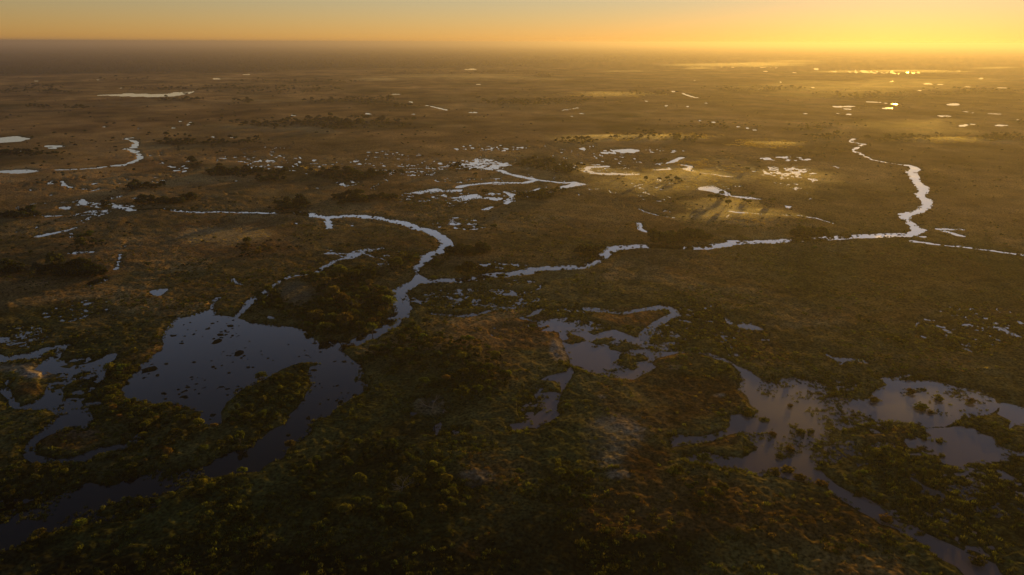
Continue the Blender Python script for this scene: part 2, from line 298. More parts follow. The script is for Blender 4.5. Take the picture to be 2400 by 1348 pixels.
DRY = [to_world(WESTBAR), to_world(WESTISLE)] + [to_world([(x + a * math.cos(t) * (1 + .3 * math.sin(2 * t + y) + .22 * math.sin(5 * t + x)), y + b * math.sin(t) * (1 + .3 * math.cos(3 * t + x) + .2 * math.sin(4 * t + y)))
       for t in np.linspace(0, 2 * math.pi, 25)[:-1]]) for x, y, a, b in ISLETS]

def ell(px, py, x, y, a, b):
    return ((px - x) / a) ** 2 + ((py - y) / b) ** 2
def flood(x, y, want_body=False):
    """how deep inside open water each point lies (metres; negative on land), marsh speckle included"""
    wat = np.full(x.shape, -80.0)
    body = np.full(x.shape, -1)
    r = np.hypot(x, y)
    for i, (nm, P, wd) in enumerate(BODIES):
        mg = 80
        q = (x > P[:, 0].min() - mg) & (x < P[:, 0].max() + mg) & (y > P[:, 1].min() - mg) & (y < P[:, 1].max() + mg)
        if not q.any():
            continue
        s = poly_sdf(x[q], y[q], P) if wd is None else line_sdf(x[q], y[q], P, wd)
        up = s > wat[q]
        wq, bq = wat[q], body[q]
        wq[up] = s[up]
        bq[up] = i
        wat[q], body[q] = wq, bq
    if want_body:
        return wat, body
    for P in DRY:
        q = (x > P[:, 0].min() - 40) & (x < P[:, 0].max() + 40) & (y > P[:, 1].min() - 40) & (y < P[:, 1].max() + 40)
        if q.any():
            wat[q] = np.minimum(wat[q], -poly_sdf(x[q], y[q], P) + 1.1 * vn(x[q], y[q], 7, 8) + .6 * vn(x[q], y[q], 3, 9))
    rag = np.clip(r / 900, .55, 2.2)
    wat = wat + rag * (1.9 * vn(x, y, 16, 3) + 1.6 * vn(x, y, 6.5, 4) + 1.0 * vn(x, y, 2.6, 5)) - .5
    px, py = pixel(x, y)
    # speckled marsh
    edge = .3 * vn(x, y, 40, 15)
    frac = np.zeros(x.shape)
    for mx, my, a, b, f in MARSH:
        frac = np.maximum(frac, f * (1 - sstep(.45, 1.5, ell(px, py, mx, my, a, b) + edge)))
    off = (px < -150) | (px > 2550) | (py > 1420)
    frac = np.where(off & (r < 5000), .12 * sstep(.1, .5, vn(x, y, 160, 16)), frac)
    q = (frac > .25) & (r < 900)
    isl = .55 * vn(x[q], y[q], 17, 66) + .4 * vn(x[q], y[q], 6, 67) + .2 * vn(x[q], y[q], 2.5, 68)
    wat[q] = np.minimum(wat[q], (.26 - isl) * 13)
    spk = np.full(x.shape, -80.0)
    q = frac > .01
    xs, ys, rs = x[q], y[q], r[q]
    def speck(k):
        return .52 * vn(xs, ys, 9 * k, 11) + .33 * vn(xs, ys, 4 * k, 12) + .2 * vn(xs, ys, 2 * k, 13)
    b1, b2 = sstep(650, 800, rs), sstep(1500, 1800, rs)
    sp = (speck(.6) * (1 - b1) + speck(1.0) * b1) * (1 - b2) + speck(2.4) * b2
    spk[q] = (sp - (.46 - 1.05 * frac[q])) * 5 * (.6 + .4 * b1 + 1.4 * b2)
    web = np.zeros(x.shape)
    for mx, my, a, b, f in WEBS:
        web = np.maximum(web, f * (1 - sstep(.5, 1.3, ell(px, py, mx, my, a, b))))
    thread = np.full(x.shape, -80.0)
    q = web > .05
    xs, ys = x[q], y[q]
    ln = np.abs(vn(xs, ys, 75, 61) + .45 * vn(xs, ys, 24, 62) + .2 * vn(xs, ys, 8, 63)) * 42
    gate = sstep(-.15, .25, vn(xs, ys, 110, 64) + .5 * vn(xs, ys, 18, 65))
    thread[q] = web[q] * gate * 1.5 - .35 - ln
    return np.maximum(np.maximum(wat + .6, spk), thread), np.where(frac > .01, frac, 0)

# ------------------------------------------------------------------ the flood plain: one sheet out to the horizon
az = np.concatenate([np.arange(-52, 52.01, .074), np.linspace(52, 308, 66)[1:-1]])
rows = np.concatenate([np.arange(1480, 720, -2.4), np.arange(720, 330, -1.35), np.arange(330, 158, -1.5)])
ang = PITCH - np.arctan((674 - rows) / F)
rad = np.concatenate([[2, 60, 120, 160, 190], H / np.tan(ang)])
rad = np.concatenate([np.sort(rad), rad.max() * 1.12 ** np.arange(1, 30)])
AZ, RD = np.meshgrid(np.radians(az), rad)
GX, GY = RD * np.sin(AZ), RD * np.cos(AZ)
gx, gy, gr = GX.ravel(), GY.ravel(), RD.ravel()
wat, frac = flood(gx, gy)
gpx, gpy = pixel(gx, gy)
land = sstep(0, 6, -wat)
res = np.clip(gr * gr / H / F * 2.0, 1.0, 400)             # row spacing in metres
def fade(lam):
    return np.clip(lam / (1.6 * res), 0, 1)
bump = (.58 * vn(gx, gy, 3.0, 21) * fade(3.0) + .55 * vn(gx, gy, 7.5, 22) * fade(7.5) + .45 * vn(gx, gy, 19, 23) * fade(19)
        + .55 * vn(gx, gy, 55, 24) * fade(55) + .9 * vn(gx, gy, 190, 25))
tall = 1.0 + .8 * vn(gx, gy, 90, 26)
base = np.clip(-wat * .16, -1.0, .75)
hz = base + land * np.maximum(bump * tall * .75 + .35, -.45)
hz = np.where(wat < 0, np.maximum(hz, .02 + np.clip(-wat * .06, 0, .12)), hz)
hz = np.where(gr > 9000, 1.0, hz)

colr = np.zeros((gx.size, 3))
wts = {'olive': .9 + .5 * vn(gx, gy, 140, 31), 'green': np.maximum(0, .35 + .8 * vn(gx, gy, 210, 32)), 'rust': np.maximum(0, .35 + .8 * vn(gx, gy, 170, 33)),
       'gold': np.maximum(0, .25 * vn(gx, gy, 260, 34)), 'mud': np.zeros(gx.size), 'lit_straw': 2.2 * (1 - sstep(330, 620, gpy)) * np.clip(.75 + .8 * vn(gx, gy, 240, 38) + .4 * vn(gx, gy, 70, 39), 0, 2), 'dark': np.zeros(gx.size)}  # straw weight grows with distance: backlit glow of grass painted into the colour
scar = 1 - sstep(.02, .16, np.abs(vn(gx, gy, 170, 46) + .4 * vn(gx, gy, 50, 47)))
wts['green'] = wts['green'] + 1.3 * scar * (.6 + .4 * vn(gx, gy, 300, 48))
wts['rust'] = wts['rust'] + 2.2 * sstep(.25, .6, vn(gx, gy, 120, 49) + .3 * vn(gx, gy, 35, 50))
wts['lit_straw'] = wts['lit_straw'] + 1.2 * sstep(.35, .7, vn(gx, gy, 95, 54) + .35 * vn(gx, gy, 28, 55)) * (gr > 480)
wob = .45 * vn(gx, gy, 60, 35) + .35 * vn(gx, gy, 22, 36) + .2 * vn(gx, gy, 8, 37)
wts['dim_rust'] = np.zeros(gx.size)
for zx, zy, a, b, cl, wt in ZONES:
    if cl == 'rust' and zy > 870:  # rust in the foreground is dimmed, the vignette painted into its colour
        cl = 'dim_rust'
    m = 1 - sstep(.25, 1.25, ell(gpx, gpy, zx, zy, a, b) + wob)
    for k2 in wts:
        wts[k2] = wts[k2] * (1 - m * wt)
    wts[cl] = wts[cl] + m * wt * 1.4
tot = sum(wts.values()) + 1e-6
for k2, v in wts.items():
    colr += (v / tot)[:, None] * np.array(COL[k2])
fedge = np.interp(gpx, [-400, 0, 600, 1000, 1300, 1700, 2400, 2800], [178, 178, 166, 158, 148, 138, 128, 128])
fw = 1 - sstep(-6, 7, gpy - fedge + 5 * vn(gx, gy, 900, 41) + 3 * vn(gx, gy, 350, 42))
fw = np.where((gpy < -1e4), sstep(6500, 8000, gr), fw)
colr = colr * (1 - fw[:, None]) + np.array(COL['forest']) * fw[:, None]
colr *= np.clip(1 + .30 * vn(gx, gy, 4, 43) * fade(4) + .25 * vn(gx, gy, 12, 44) * fade(12) + .18 * vn(gx, gy, 40, 45), .35, 1.8)[:, None]
colr *= np.clip(1 + sstep(700, 1600, gr) * (.38 * vn(gx, gy, 90, 27) + .3 * vn(gx, gy, 260, 28) + .25 * vn(gx, gy, 38, 29)), .3, 1.9)[:, None]
wet = sstep(-4, .5, wat) * (hz < .4)
colr *= (1 - .45 * wet)[:, None]

def mesh_np(name, verts, faces, mat, smooth=True):
    """faces: (n, k) index array"""
    me = bpy.data.meshes.new(name)
    verts = np.asarray(verts, np.float32)
    faces = np.asarray(faces, np.int32)
    n, k = faces.shape
    me.vertices.add(len(verts))
    me.vertices.foreach_set('co', verts.ravel())
    me.loops.add(n * k)
    me.loops.foreach_set('vertex_index', faces.ravel())
    me.polygons.add(n)
    me.polygons.foreach_set('loop_start', np.arange(0, n * k, k, dtype=np.int32))
    if smooth:
        me.polygons.foreach_set('use_smooth', np.ones(n, bool))
    me.update(calc_edges=True)
    if mat:
        me.materials.append(mat)
    return me
def link(name, me, parent=None, kind=None, label=None, cat=None, group=None):
    o = bpy.data.objects.new(name, me)
    C.objects.link(o)
    if parent:
        o.parent = parent
    for k, v in (('kind', kind), ('label', label), ('category', cat), ('group', group)):
        if v:
            o[k] = v
    return o

# ------------------------------------------------------------------ materials
def mat_nodes(name):
    m = bpy.data.materials.new(name)
    m.use_nodes = True
    n = m.node_tree
    n.nodes.clear()
    return m, n, n.nodes.new('ShaderNodeOutputMaterial')
def nd(n, t, **kw):
    x = n.nodes.new(t)
    for k, v in kw.items():
        setattr(x, k, v)
    return x
mg, n, out = mat_nodes('flood_plain_soil_and_grass')
at = nd(n, 'ShaderNodeAttribute', attribute_name='ground_colour')
tc = nd(n, 'ShaderNodeNewGeometry')
no = nd(n, 'ShaderNodeTexNoise')
no.inputs['Scale'].default_value = .55
no.inputs['Detail'].default_value = 4
n.links.new(tc.outputs['Position'], no.inputs['Vector'])
mr = nd(n, 'ShaderNodeMapRange')
mr.inputs[1].default_value, mr.inputs[2].default_value, mr.inputs[3].default_value, mr.inputs[4].default_value = .32, .68, .3, 1.75
n.links.new(no.outputs[0], mr.inputs[0])
mx = nd(n, 'ShaderNodeVectorMath', operation='SCALE')
n.links.new(at.outputs['Color'], mx.inputs[0])
n.links.new(mr.outputs[0], mx.inputs['Scale'])
df = nd(n, 'ShaderNodeBsdfDiffuse')
n.links.new(mx.outputs[0], df.inputs[0])
bp = nd(n, 'ShaderNodeBump')
bp.inputs['Strength'].default_value = .8
bp.inputs['Distance'].default_value = .35
n.links.new(no.outputs[0], bp.inputs['Height'])
n.links.new(bp.outputs[0], df.inputs['Normal'])
n.links.new(df.outputs[0], out.inputs[0])

mw, n, out = mat_nodes('still_dark_water')
tc = nd(n, 'ShaderNodeNewGeometry')
no = nd(n, 'ShaderNodeTexNoise')
no.inputs['Scale'].default_value = .35
no.inputs['Detail'].default_value = 2
n.links.new(tc.outputs['Position'], no.inputs['Vector'])
bp = nd(n, 'ShaderNodeBump')
bp.inputs['Strength'].default_value = .05
bp.inputs['Distance'].default_value = .05
n.links.new(no.outputs[0], bp.inputs['Height'])
gl = nd(n, 'ShaderNodeBsdfGlossy')
gl.inputs['Roughness'].default_value = .06
gl.inputs['Color'].default_value = (1, .97, .93, 1)
df = nd(n, 'ShaderNodeBsdfDiffuse')
df.inputs[0].default_value = (.004, .006, .008, 1)
n2 = nd(n, 'ShaderNodeTexNoise')
n2.inputs['Scale'].default_value = .02
n2.inputs['Detail'].default_value = 4
n2.inputs['Distortion'].default_value = .8
n.links.new(tc.outputs['Position'], n2.inputs['Vector'])
rr_ = nd(n, 'ShaderNodeMapRange')
rr_.inputs[1].default_value, rr_.inputs[2].default_value, rr_.inputs[3].default_value, rr_.inputs[4].default_value = .45, .65, .03, .09
n.links.new(n2.outputs[0], rr_.inputs[0])
n.links.new(rr_.outputs[0], gl.inputs['Roughness'])
lw = nd(n, 'ShaderNodeLayerWeight')                # grazing reflectance, steeper than plain Fresnel
lw.inputs['Blend'].default_value = .5
for q in (gl, df, lw):
    n.links.new(bp.outputs[0], q.inputs['Normal'])
pw = nd(n, 'ShaderNodeMath', operation='POWER')
pw.inputs[1].default_value = 7
n.links.new(lw.outputs['Facing'], pw.inputs[0])
fr = nd(n, 'ShaderNodeMath', operation='MULTIPLY_ADD', use_clamp=True)
fr.inputs[1].default_value, fr.inputs[2].default_value = 6.5, .006
n.links.new(pw.outputs[0], fr.inputs[0])
ms = nd(n, 'ShaderNodeMixShader')
n.links.new(fr.outputs[0], ms.inputs[0])
n.links.new(df.outputs[0], ms.inputs[1])
n.links.new(gl.outputs[0], ms.inputs[2])
n.links.new(ms.outputs[0], out.inputs[0])

ml = mw.copy()                                       # the silty, ankle-deep eastern lake
ml.name = 'silty_shallow_water'
for q in ml.node_tree.nodes:
    if q.type == 'BSDF_DIFFUSE':
        q.inputs[0].default_value = (.165, .125, .112, 1)
def leaf_mat(name, vary=.5, use_obj=False, col=(.06, .06, .02), trans=.45):
    m, n, out = mat_nodes(name)
    oi = nd(n, 'ShaderNodeObjectInfo')
    at = nd(n, 'ShaderNodeAttribute', attribute_name='leaf')
    hv = nd(n, 'ShaderNodeHueSaturation')
    if use_obj:
        n.links.new(oi.outputs['Color'], hv.inputs['Color'])
    else:
        hv.inputs['Color'].default_value = (*col, 1)
    h1 = nd(n, 'ShaderNodeMapRange')
    h1.inputs[3].default_value, h1.inputs[4].default_value = .5 - .03 * vary, .5 + .05 * vary
    n.links.new(oi.outputs['Random'], h1.inputs[0])
    n.links.new(h1.outputs[0], hv.inputs['Hue'])
    v1 = nd(n, 'ShaderNodeMapRange')
    v1.inputs[3].default_value, v1.inputs[4].default_value = .55, 1.6
    n.links.new(at.outputs['Fac'], v1.inputs[0])
    v2 = nd(n, 'ShaderNodeMapRange')
    v2.inputs[3].default_value, v2.inputs[4].default_value = 1 - vary * .7, 1 + vary
    sc_ = nd(n, 'ShaderNodeMath', operation='MULTIPLY_ADD')
    sc_.inputs[1].default_value, sc_.inputs[2].default_value = 7.31, 0
    fc = nd(n, 'ShaderNodeMath', operation='FRACT')
    n.links.new(oi.outputs['Random'], sc_.inputs[0])
    n.links.new(sc_.outputs[0], fc.inputs[0])
    n.links.new(fc.outputs[0], v2.inputs[0])
    vm = nd(n, 'ShaderNodeMath', operation='MULTIPLY')
    n.links.new(v1.outputs[0], vm.inputs[0])
    n.links.new(v2.outputs[0], vm.inputs[1])
    n.links.new(vm.outputs[0], hv.inputs['Value'])
    df, tr = nd(n, 'ShaderNodeBsdfDiffuse'), nd(n, 'ShaderNodeBsdfTranslucent')
    ms = nd(n, 'ShaderNodeMixShader')
    ms.inputs[0].default_value = trans
    n.links.new(hv.outputs[0], df.inputs[0])
    bt = nd(n, 'ShaderNodeVectorMath', operation='MULTIPLY')      # light through a leaf comes out brighter and yellower
    bt.inputs[1].default_value = (2.5, 2.9, 1.3)
    n.links.new(hv.outputs[0], bt.inputs[0])
    n.links.new(bt.outputs[0], tr.inputs[0])
    n.links.new(df.outputs[0], ms.inputs[1])
    n.links.new(tr.outputs[0], ms.inputs[2])
    n.links.new(ms.outputs[0], out.inputs[0])
    return m
M_TREE = leaf_mat('tree_leaves', .35, True)
M_WOOD = leaf_mat('woodland_leaves', .7, False, (.030, .032, .012), .30)
M_DRY = leaf_mat('dry_grass_blades', .35, False, (.20, .125, .055), .6)
M_BUSH = leaf_mat('bush_leaves', .9, False, (.036, .038, .011))
M_REED = leaf_mat('reed_blades', .8, False, (.050, .046, .015))
M_RUST = leaf_mat('rusty_sedge_blades', .7, False, (.085, .050, .018))
M_LILY = leaf_mat('lily_pad_skin', .5, False, (.035, .036, .02), .1)
mb, n, out = mat_nodes('tree_bark')
df = nd(n, 'ShaderNodeBsdfDiffuse')
no = nd(n, 'ShaderNodeTexNoise')
no.inputs['Scale'].default_value = 2
cr = nd(n, 'ShaderNodeValToRGB')
cr.color_ramp.elements[0].color = (.05, .04, .03, 1)
cr.color_ramp.elements[1].color = (.16, .13, .10, 1)
n.links.new(no.outputs[0], cr.inputs[0])
n.links.new(cr.outputs[0], df.inputs[0])
n.links.new(df.outputs[0], out.inputs[0])
mbd, n, out = mat_nodes('bleached_dead_wood')
df = nd(n, 'ShaderNodeBsdfDiffuse')
no = nd(n, 'ShaderNodeTexNoise')
no.inputs['Scale'].default_value = 1.5
cr = nd(n, 'ShaderNodeValToRGB')
cr.color_ramp.elements[0].color = (.10, .092, .08, 1)
cr.color_ramp.elements[1].color = (.24, .22, .19, 1)
n.links.new(no.outputs[0], cr.inputs[0])
n.links.new(cr.outputs[0], df.inputs[0])
n.links.new(df.outputs[0], out.inputs[0])

# ground mesh
nr, na = AZ.shape
I = np.arange(nr * na).reshape(nr, na)
J = np.roll(I, -1, axis=1)
fc = np.stack([I[:-1], I[1:], J[1:], J[:-1]], -1).reshape(-1, 4)[:, ::-1]
gme = mesh_np('ground', np.stack([gx, gy, hz], 1), fc, mg)
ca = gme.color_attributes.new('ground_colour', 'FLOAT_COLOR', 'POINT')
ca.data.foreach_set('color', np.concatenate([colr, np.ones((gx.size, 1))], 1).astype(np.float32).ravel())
link('ground', gme, kind='structure')
HG = hz.reshape(nr, na)
WG = wat.reshape(nr, na)
def ground_z(x, y):
    """height of the ground mesh under a point of the dense sector"""
    a = np.degrees(np.arctan2(x, y))
    r = np.hypot(x, y)
    ia = np.clip((a + 52) / .074, 0, 1404)
    ir = np.clip(np.interp(r, rad, np.arange(len(rad))), 0, nr - 2)
    i0, j0 = ir.astype(int), ia.astype(int)
    fi, fj = ir - i0, ia - j0
    g = lambda G: (G[i0, j0] * (1 - fi) + G[i0 + 1, j0] * fi) * (1 - fj) + (G[i0, j0 + 1] * (1 - fi) + G[i0 + 1, j0 + 1] * fi) * fj
    return g(HG), g(WG)

# water sheets at the common flood level, each body its own sheet
wa = np.radians(np.arange(-60, 60.1, .6))
wr = 150 * 1.028 ** np.arange(0, 142)
WA, WR = np.meshgrid(wa, wr)
wx, wy = WR * np.sin(WA), WR * np.cos(WA)
cx = (wx[:-1, :-1] + wx[1:, 1:]) / 2
cy = (wy[:-1, :-1] + wy[1:, 1:]) / 2
ws, wb = flood(cx.ravel(), cy.ravel(), True)
kinds = ['lagoon', 'river', 'pool', 'lake', 'channel', 'pond', 'marsh_water']
bk = np.array([kinds.index(b[0]) for b in BODIES] + [6])
kk = np.where(ws > -45, bk[wb], 6)
I = np.arange(wx.size).reshape(wx.shape)
wf = np.stack([I[:-1, :-1], I[:-1, 1:], I[1:, 1:], I[1:, :-1]], -1).reshape(-1, 4)
wv = np.stack([wx.ravel(), wy.ravel(), np.zeros(wx.size)], 1)
for i, nm in enumerate(kinds):
    f = wf[kk == i][:, ::-1]
    if len(f):
        u, inv = np.unique(f, return_inverse=True)
        link(nm, mesh_np(nm, wv[u], inv.reshape(-1, 4)[:, ::-1], ml if nm in ('lake', 'pool') else mw), kind='structure')
# ------------------------------------------------------------------ foliage shapes
rng = np.random.default_rng(7)
def leaves(cs, nrm, size, jit, r2):
    """one quad leaf spray per centre; nrm = outward direction, returns verts, faces, tint per vertex"""
    n = len(cs)
    nn = nrm + jit * r2.normal(size=(n, 3))
    nn /= np.linalg.norm(nn, axis=1)[:, None] + 1e-9
    u = np.cross(nn, r2.normal(size=(n, 3)))
    u /= np.linalg.norm(u, axis=1)[:, None] + 1e-9
    v = np.cross(nn, u)
    s = (np.asarray(size) * r2.uniform(.6, 1.35, n))[:, None]
    k = r2.uniform(.55, 1.0, n)[:, None]
    V = np.stack([cs - u * s, cs - v * s * k, cs + u * s, cs + v * s * k], 1).reshape(-1, 3)
    Fc = np.arange(4 * n).reshape(-1, 4)
    return V, Fc
def add_leaf_attr(me, tint):
    a = me.attributes.new('leaf', 'FLOAT', 'POINT')
    a.data.foreach_set('value', np.asarray(tint, np.float32))
def crown_mesh(name, seed, width, h0, h1, lobes, per, leaf, mat, flat=.75):
    """crown between heights h0 and h1 built of leaf sprays on uneven lobes"""
    r2 = np.random.default_rng(seed)
    Vs, Fs, T = [], [], []
    o = 0
    hh = h1 - h0
    for i in range(lobes):
        t = r2.uniform(0, 1)
        a = r2.uniform(0, 2 * math.pi)
        ph = math.sqrt(r2.uniform(0, 1)) * .68
        top = math.sqrt(max(0, 1 - ph * ph))
        c = np.array([math.cos(a) * ph * width / 2, math.sin(a) * ph * width / 2, h0 + hh * (.25 + .55 * top * r2.uniform(.55, 1))])
        rl = width * r2.uniform(.13, .24)
        d = r2.normal(size=(per, 3))
        d /= np.linalg.norm(d, axis=1)[:, None]
        d[:, 2] = np.where(d[:, 2] < -.35, -d[:, 2], d[:, 2])
        rr = rl * r2.uniform(.7, 1.1, per)[:, None]
        p = c + d * rr * np.array([1, 1, flat])
        p[:, 2] = np.clip(p[:, 2], h0, None)
        V, Fc = leaves(p, d, leaf, .7, r2)
        Vs.append(V)
        Fs.append(Fc + o)
        o += len(V)
        T.append(np.repeat(np.clip(r2.uniform(.1, .9) + r2.normal(0, .15, per), 0, 1), 4))
    me = mesh_np(name, np.concatenate(Vs), np.concatenate(Fs), mat, False)
    add_leaf_attr(me, np.concatenate(T))
    return me
def tube(p0, p1, r0, r1, k=6):
    p0, p1 = np.array(p0, float), np.array(p1, float)
    d = p1 - p0
    d /= np.linalg.norm(d)
    u = np.cross(d, [.31, .9, .2])
    u /= np.linalg.norm(u)
    v = np.cross(d, u)
    an = np.arange(k) * 2 * math.pi / k
    ring = np.cos(an)[:, None] * u + np.sin(an)[:, None] * v
    V = np.concatenate([p0 + ring * r0, p1 + ring * r1])
    return V, [(i, (i + 1) % k, k + (i + 1) % k, k + i) for i in range(k)]
def tubes(name, segs, mat):
    Vs, Fs, o = [], [], 0
    for s in segs:
        V, f = tube(*s)
        Vs.append(V)
        Fs.append(np.array(f) + o)
        o += len(V)
    return mesh_np(name, np.concatenate(Vs), np.concatenate(Fs), mat)
def trunk_mesh(name, seed, width, h0, h1):
    r2 = random.Random(seed)
    segs = []
    k = Vector((r2.uniform(-.3, .3), r2.uniform(-.3, .3), h0 + .3))
    segs.append(((0, 0, -.5), k, width * .035, width * .026))
    for i in range(5):
        a = i * 1.256 + r2.uniform(-.4, .4)
        rr = width * r2.uniform(.18, .32)
        e = Vector((math.cos(a) * rr, math.sin(a) * rr, h0 + (h1 - h0) * r2.uniform(.35, .7)))
        segs.append((k, e, width * .018, width * .006, 5))
    segs.append((k, (k.x * 1.5, k.y * 1.5, h0 + (h1 - h0) * .75), width * .02, width * .006, 5))
    return tubes(name, segs, mb)
# unit trees are 10 m wide; copies are scaled
TREES = []      # (crown mesh, trunk mesh, kind)
for i in range(7):
    h0, h1 = [(1.6, 8.5), (2.2, 9.5), (1.2, 7.0), (2.0, 10.5), (1.0, 6.5), (2.4, 8.0), (1.4, 9.0)][i]
    TREES.append((crown_mesh('crown', 100 + i, 10, h0, h1, [17, 20, 15, 18, 14, 19, 16][i], 46, .52, M_TREE), trunk_mesh('trunk', 60 + i, 10, h0, h1)))
WOODS = [crown_mesh('grove_crown', 200 + i, 10, .3, [7.5, 9, 6][i], 14, 26, .75, M_WOOD) for i in range(3)]
M_CAN = leaf_mat('canopy_leaves', .7, False, (.042, .044, .014), .42)
CANOPY = [crown_mesh('canopy_crown', 210 + i, 10, .3, [7.0, 8.5, 6][i], 16, 34, .62, M_CAN) for i in range(3)]
BUSHES = [crown_mesh('bush_crown', 220 + i, 2.6, 0, [1.5, 1.9, 1.2][i], 7, 16, .24, M_BUSH) for i in range(3)]
def blades(name, seed, n, rad_, hgt, wid, lean, mat):
    r2 = np.random.default_rng(seed)
    a = r2.uniform(0, 2 * math.pi, n)
    rr = rad_ * np.sqrt(r2.uniform(0, 1, n))
    b = np.stack([np.cos(a) * rr, np.sin(a) * rr, np.full(n, -.15)], 1)
    a2 = a + r2.normal(0, .8, n)
    hh = hgt * r2.uniform(.5, 1.1, n)
    ln = lean * hh * r2.uniform(.2, 1, n)
    tip = b + np.stack([np.cos(a2) * ln, np.sin(a2) * ln, hh], 1)
    s = r2.uniform(0, 2 * math.pi, n)
    sd_ = np.stack([np.cos(s), np.sin(s), 0 * s], 1) * wid
    mid = b * .45 + tip * .55 + np.array([0, 0, .08 * hgt])
    V = np.stack([b - sd_ * .6, b + sd_ * .6, mid + sd_, tip, mid - sd_], 1).reshape(-1, 3)
    me = mesh_np(name, V, np.arange(5 * n).reshape(-1, 5), mat, False)
    add_leaf_attr(me, np.repeat(r2.uniform(0, 1, n), 5))
    return me
REEDS = [blades('reed_tuft', 240 + i, 26, 1.3, [1.5, 2.0][i], .16, .45, M_REED) for i in range(2)]
SEDGE = [blades('sedge_tuft', 250 + i, 26, 1.5, [.8, 1.0][i], .2, .9, M_RUST) for i in range(2)]
DRY_G = [blades('dry_tuft', 270 + i, 30, 2.4, [.9, 1.2][i], .3, .6, M_DRY) for i in range(2)]
GREEN = [blades('grass_tuft', 260 + i, 26, 1.5, [.8, 1.1][i], .2, .8, M_BUSH) for i in range(2)]

def scatter(name, x, y, z, s, protos, label, r2):
    """one object of stuff: shapes set on points by geometry nodes"""
    n = len(x)
    if not n:
        return
    me = bpy.data.meshes.new(name)
    me.vertices.add(n)
    me.vertices.foreach_set('co', np.stack([x, y, z], 1).astype(np.float32).ravel())
    for k, v in (('size', s), ('turn', r2.uniform(0, 6.283, n))):
        a = me.attributes.new(k, 'FLOAT', 'POINT')
        a.data.foreach_set('value', np.asarray(v, np.float32))
    o = link(name, me, kind='stuff', label=label)
    g = bpy.data.node_groups.new(name, 'GeometryNodeTree')
    g.interface.new_socket('Geometry', in_out='INPUT', socket_type='NodeSocketGeometry')
    g.interface.new_socket('Geometry', in_out='OUTPUT', socket_type='NodeSocketGeometry')
    gi, go = g.nodes.new('NodeGroupInput'), g.nodes.new('NodeGroupOutput')
    mp = g.nodes.new('GeometryNodeMeshToPoints')
    g.links.new(gi.outputs[0], mp.inputs[0])
    ip = g.nodes.new('GeometryNodeInstanceOnPoints')
    g.links.new(mp.outputs[0], ip.inputs['Points'])
    ci = g.nodes.new('GeometryNodeCollectionInfo')
    ci.inputs['Separate Children'].default_value = True
    ci.inputs['Reset Children'].default_value = True
    ci.inputs[0].default_value = proto_collection(protos)
    g.links.new(ci.outputs[0], ip.inputs['Instance'])
    ip.inputs['Pick Instance'].default_value = True
    rv = g.nodes.new('FunctionNodeRandomValue')
    rv.data_type = 'INT'
    rv.inputs[4].default_value, rv.inputs[5].default_value = 0, len(protos) - 1
    g.links.new(rv.outputs[2], ip.inputs['Instance Index'])
    at = g.nodes.new('GeometryNodeInputNamedAttribute')
    at.data_type = 'FLOAT'
    at.inputs[0].default_value = 'size'
    g.links.new(at.outputs[0], ip.inputs['Scale'])
    at = g.nodes.new('GeometryNodeInputNamedAttribute')
    at.data_type = 'FLOAT'
    at.inputs[0].default_value = 'turn'
    cx = g.nodes.new('ShaderNodeCombineXYZ')
    g.links.new(at.outputs[0], cx.inputs[2])
    g.links.new(cx.outputs[0], ip.inputs['Rotation'])
    g.links.new(ip.outputs[0], go.inputs[0])
    md = o.modifiers.new('spread', 'NODES')
    md.node_group = g
    return o
PC = {}
def proto_collection(protos):
    k = protos[0].name
    if k not in PC:
        c = bpy.data.collections.new(k + '_shapes')
        for p in protos:
            c.objects.link(bpy.data.objects.new(p.name, p))
        PC[k] = c
    return PC[k]

def cell(x, y):
    a = np.degrees(np.arctan2(x, y))
    ia = np.clip(np.rint((a + 52) / .074), 0, 1405).astype(int)
    ir = np.clip(np.rint(np.interp(np.hypot(x, y), rad, np.arange(len(rad)))), 0, nr - 1).astype(int)
    return ir * na + ia
share = {k: (v / tot) for k, v in wts.items()}
share['rust'] = share['rust'] + share['dim_rust']

# ------------------------------------------------------------------ named trees
def pip(px, py, P):
    ins = np.zeros(px.shape, bool)
    for i in range(len(P)):
        a, b = P[i], P[(i + 1) % len(P)]
        if a[1] != b[1]:
            ins ^= ((a[1] > py) != (b[1] > py)) & (px < (b[0] - a[0]) * (py - a[1]) / (b[1] - a[1]) + a[0])
    return ins
TONES = {'dark green': (.036, .041, .013), 'olive green': (.055, .052, .015), 'yellow-green': (.080, .072, .017), 'russet': (.084, .056, .022)}
ORD = ['leftmost', 'second', 'third', 'fourth', 'fifth', 'sixth', 'seventh', 'eighth', 'ninth', 'tenth', 'eleventh', 'twelfth', 'thirteenth', 'fourteenth',
       'fifteenth', 'sixteenth', 'seventeenth', 'eighteenth', 'nineteenth', 'twentieth']
def ordinal(i):
    if i < 20:
        return ORD[i]
    return {2: 'twenty', 3: 'thirty', 4: 'forty', 5: 'fifty'}[(i + 1) // 10] + ('' if (i + 1) % 10 == 0 else '-' + ['first'] [0] if (i + 1) % 10 == 1 else '-' + ORD[(i + 1) % 10 - 1])
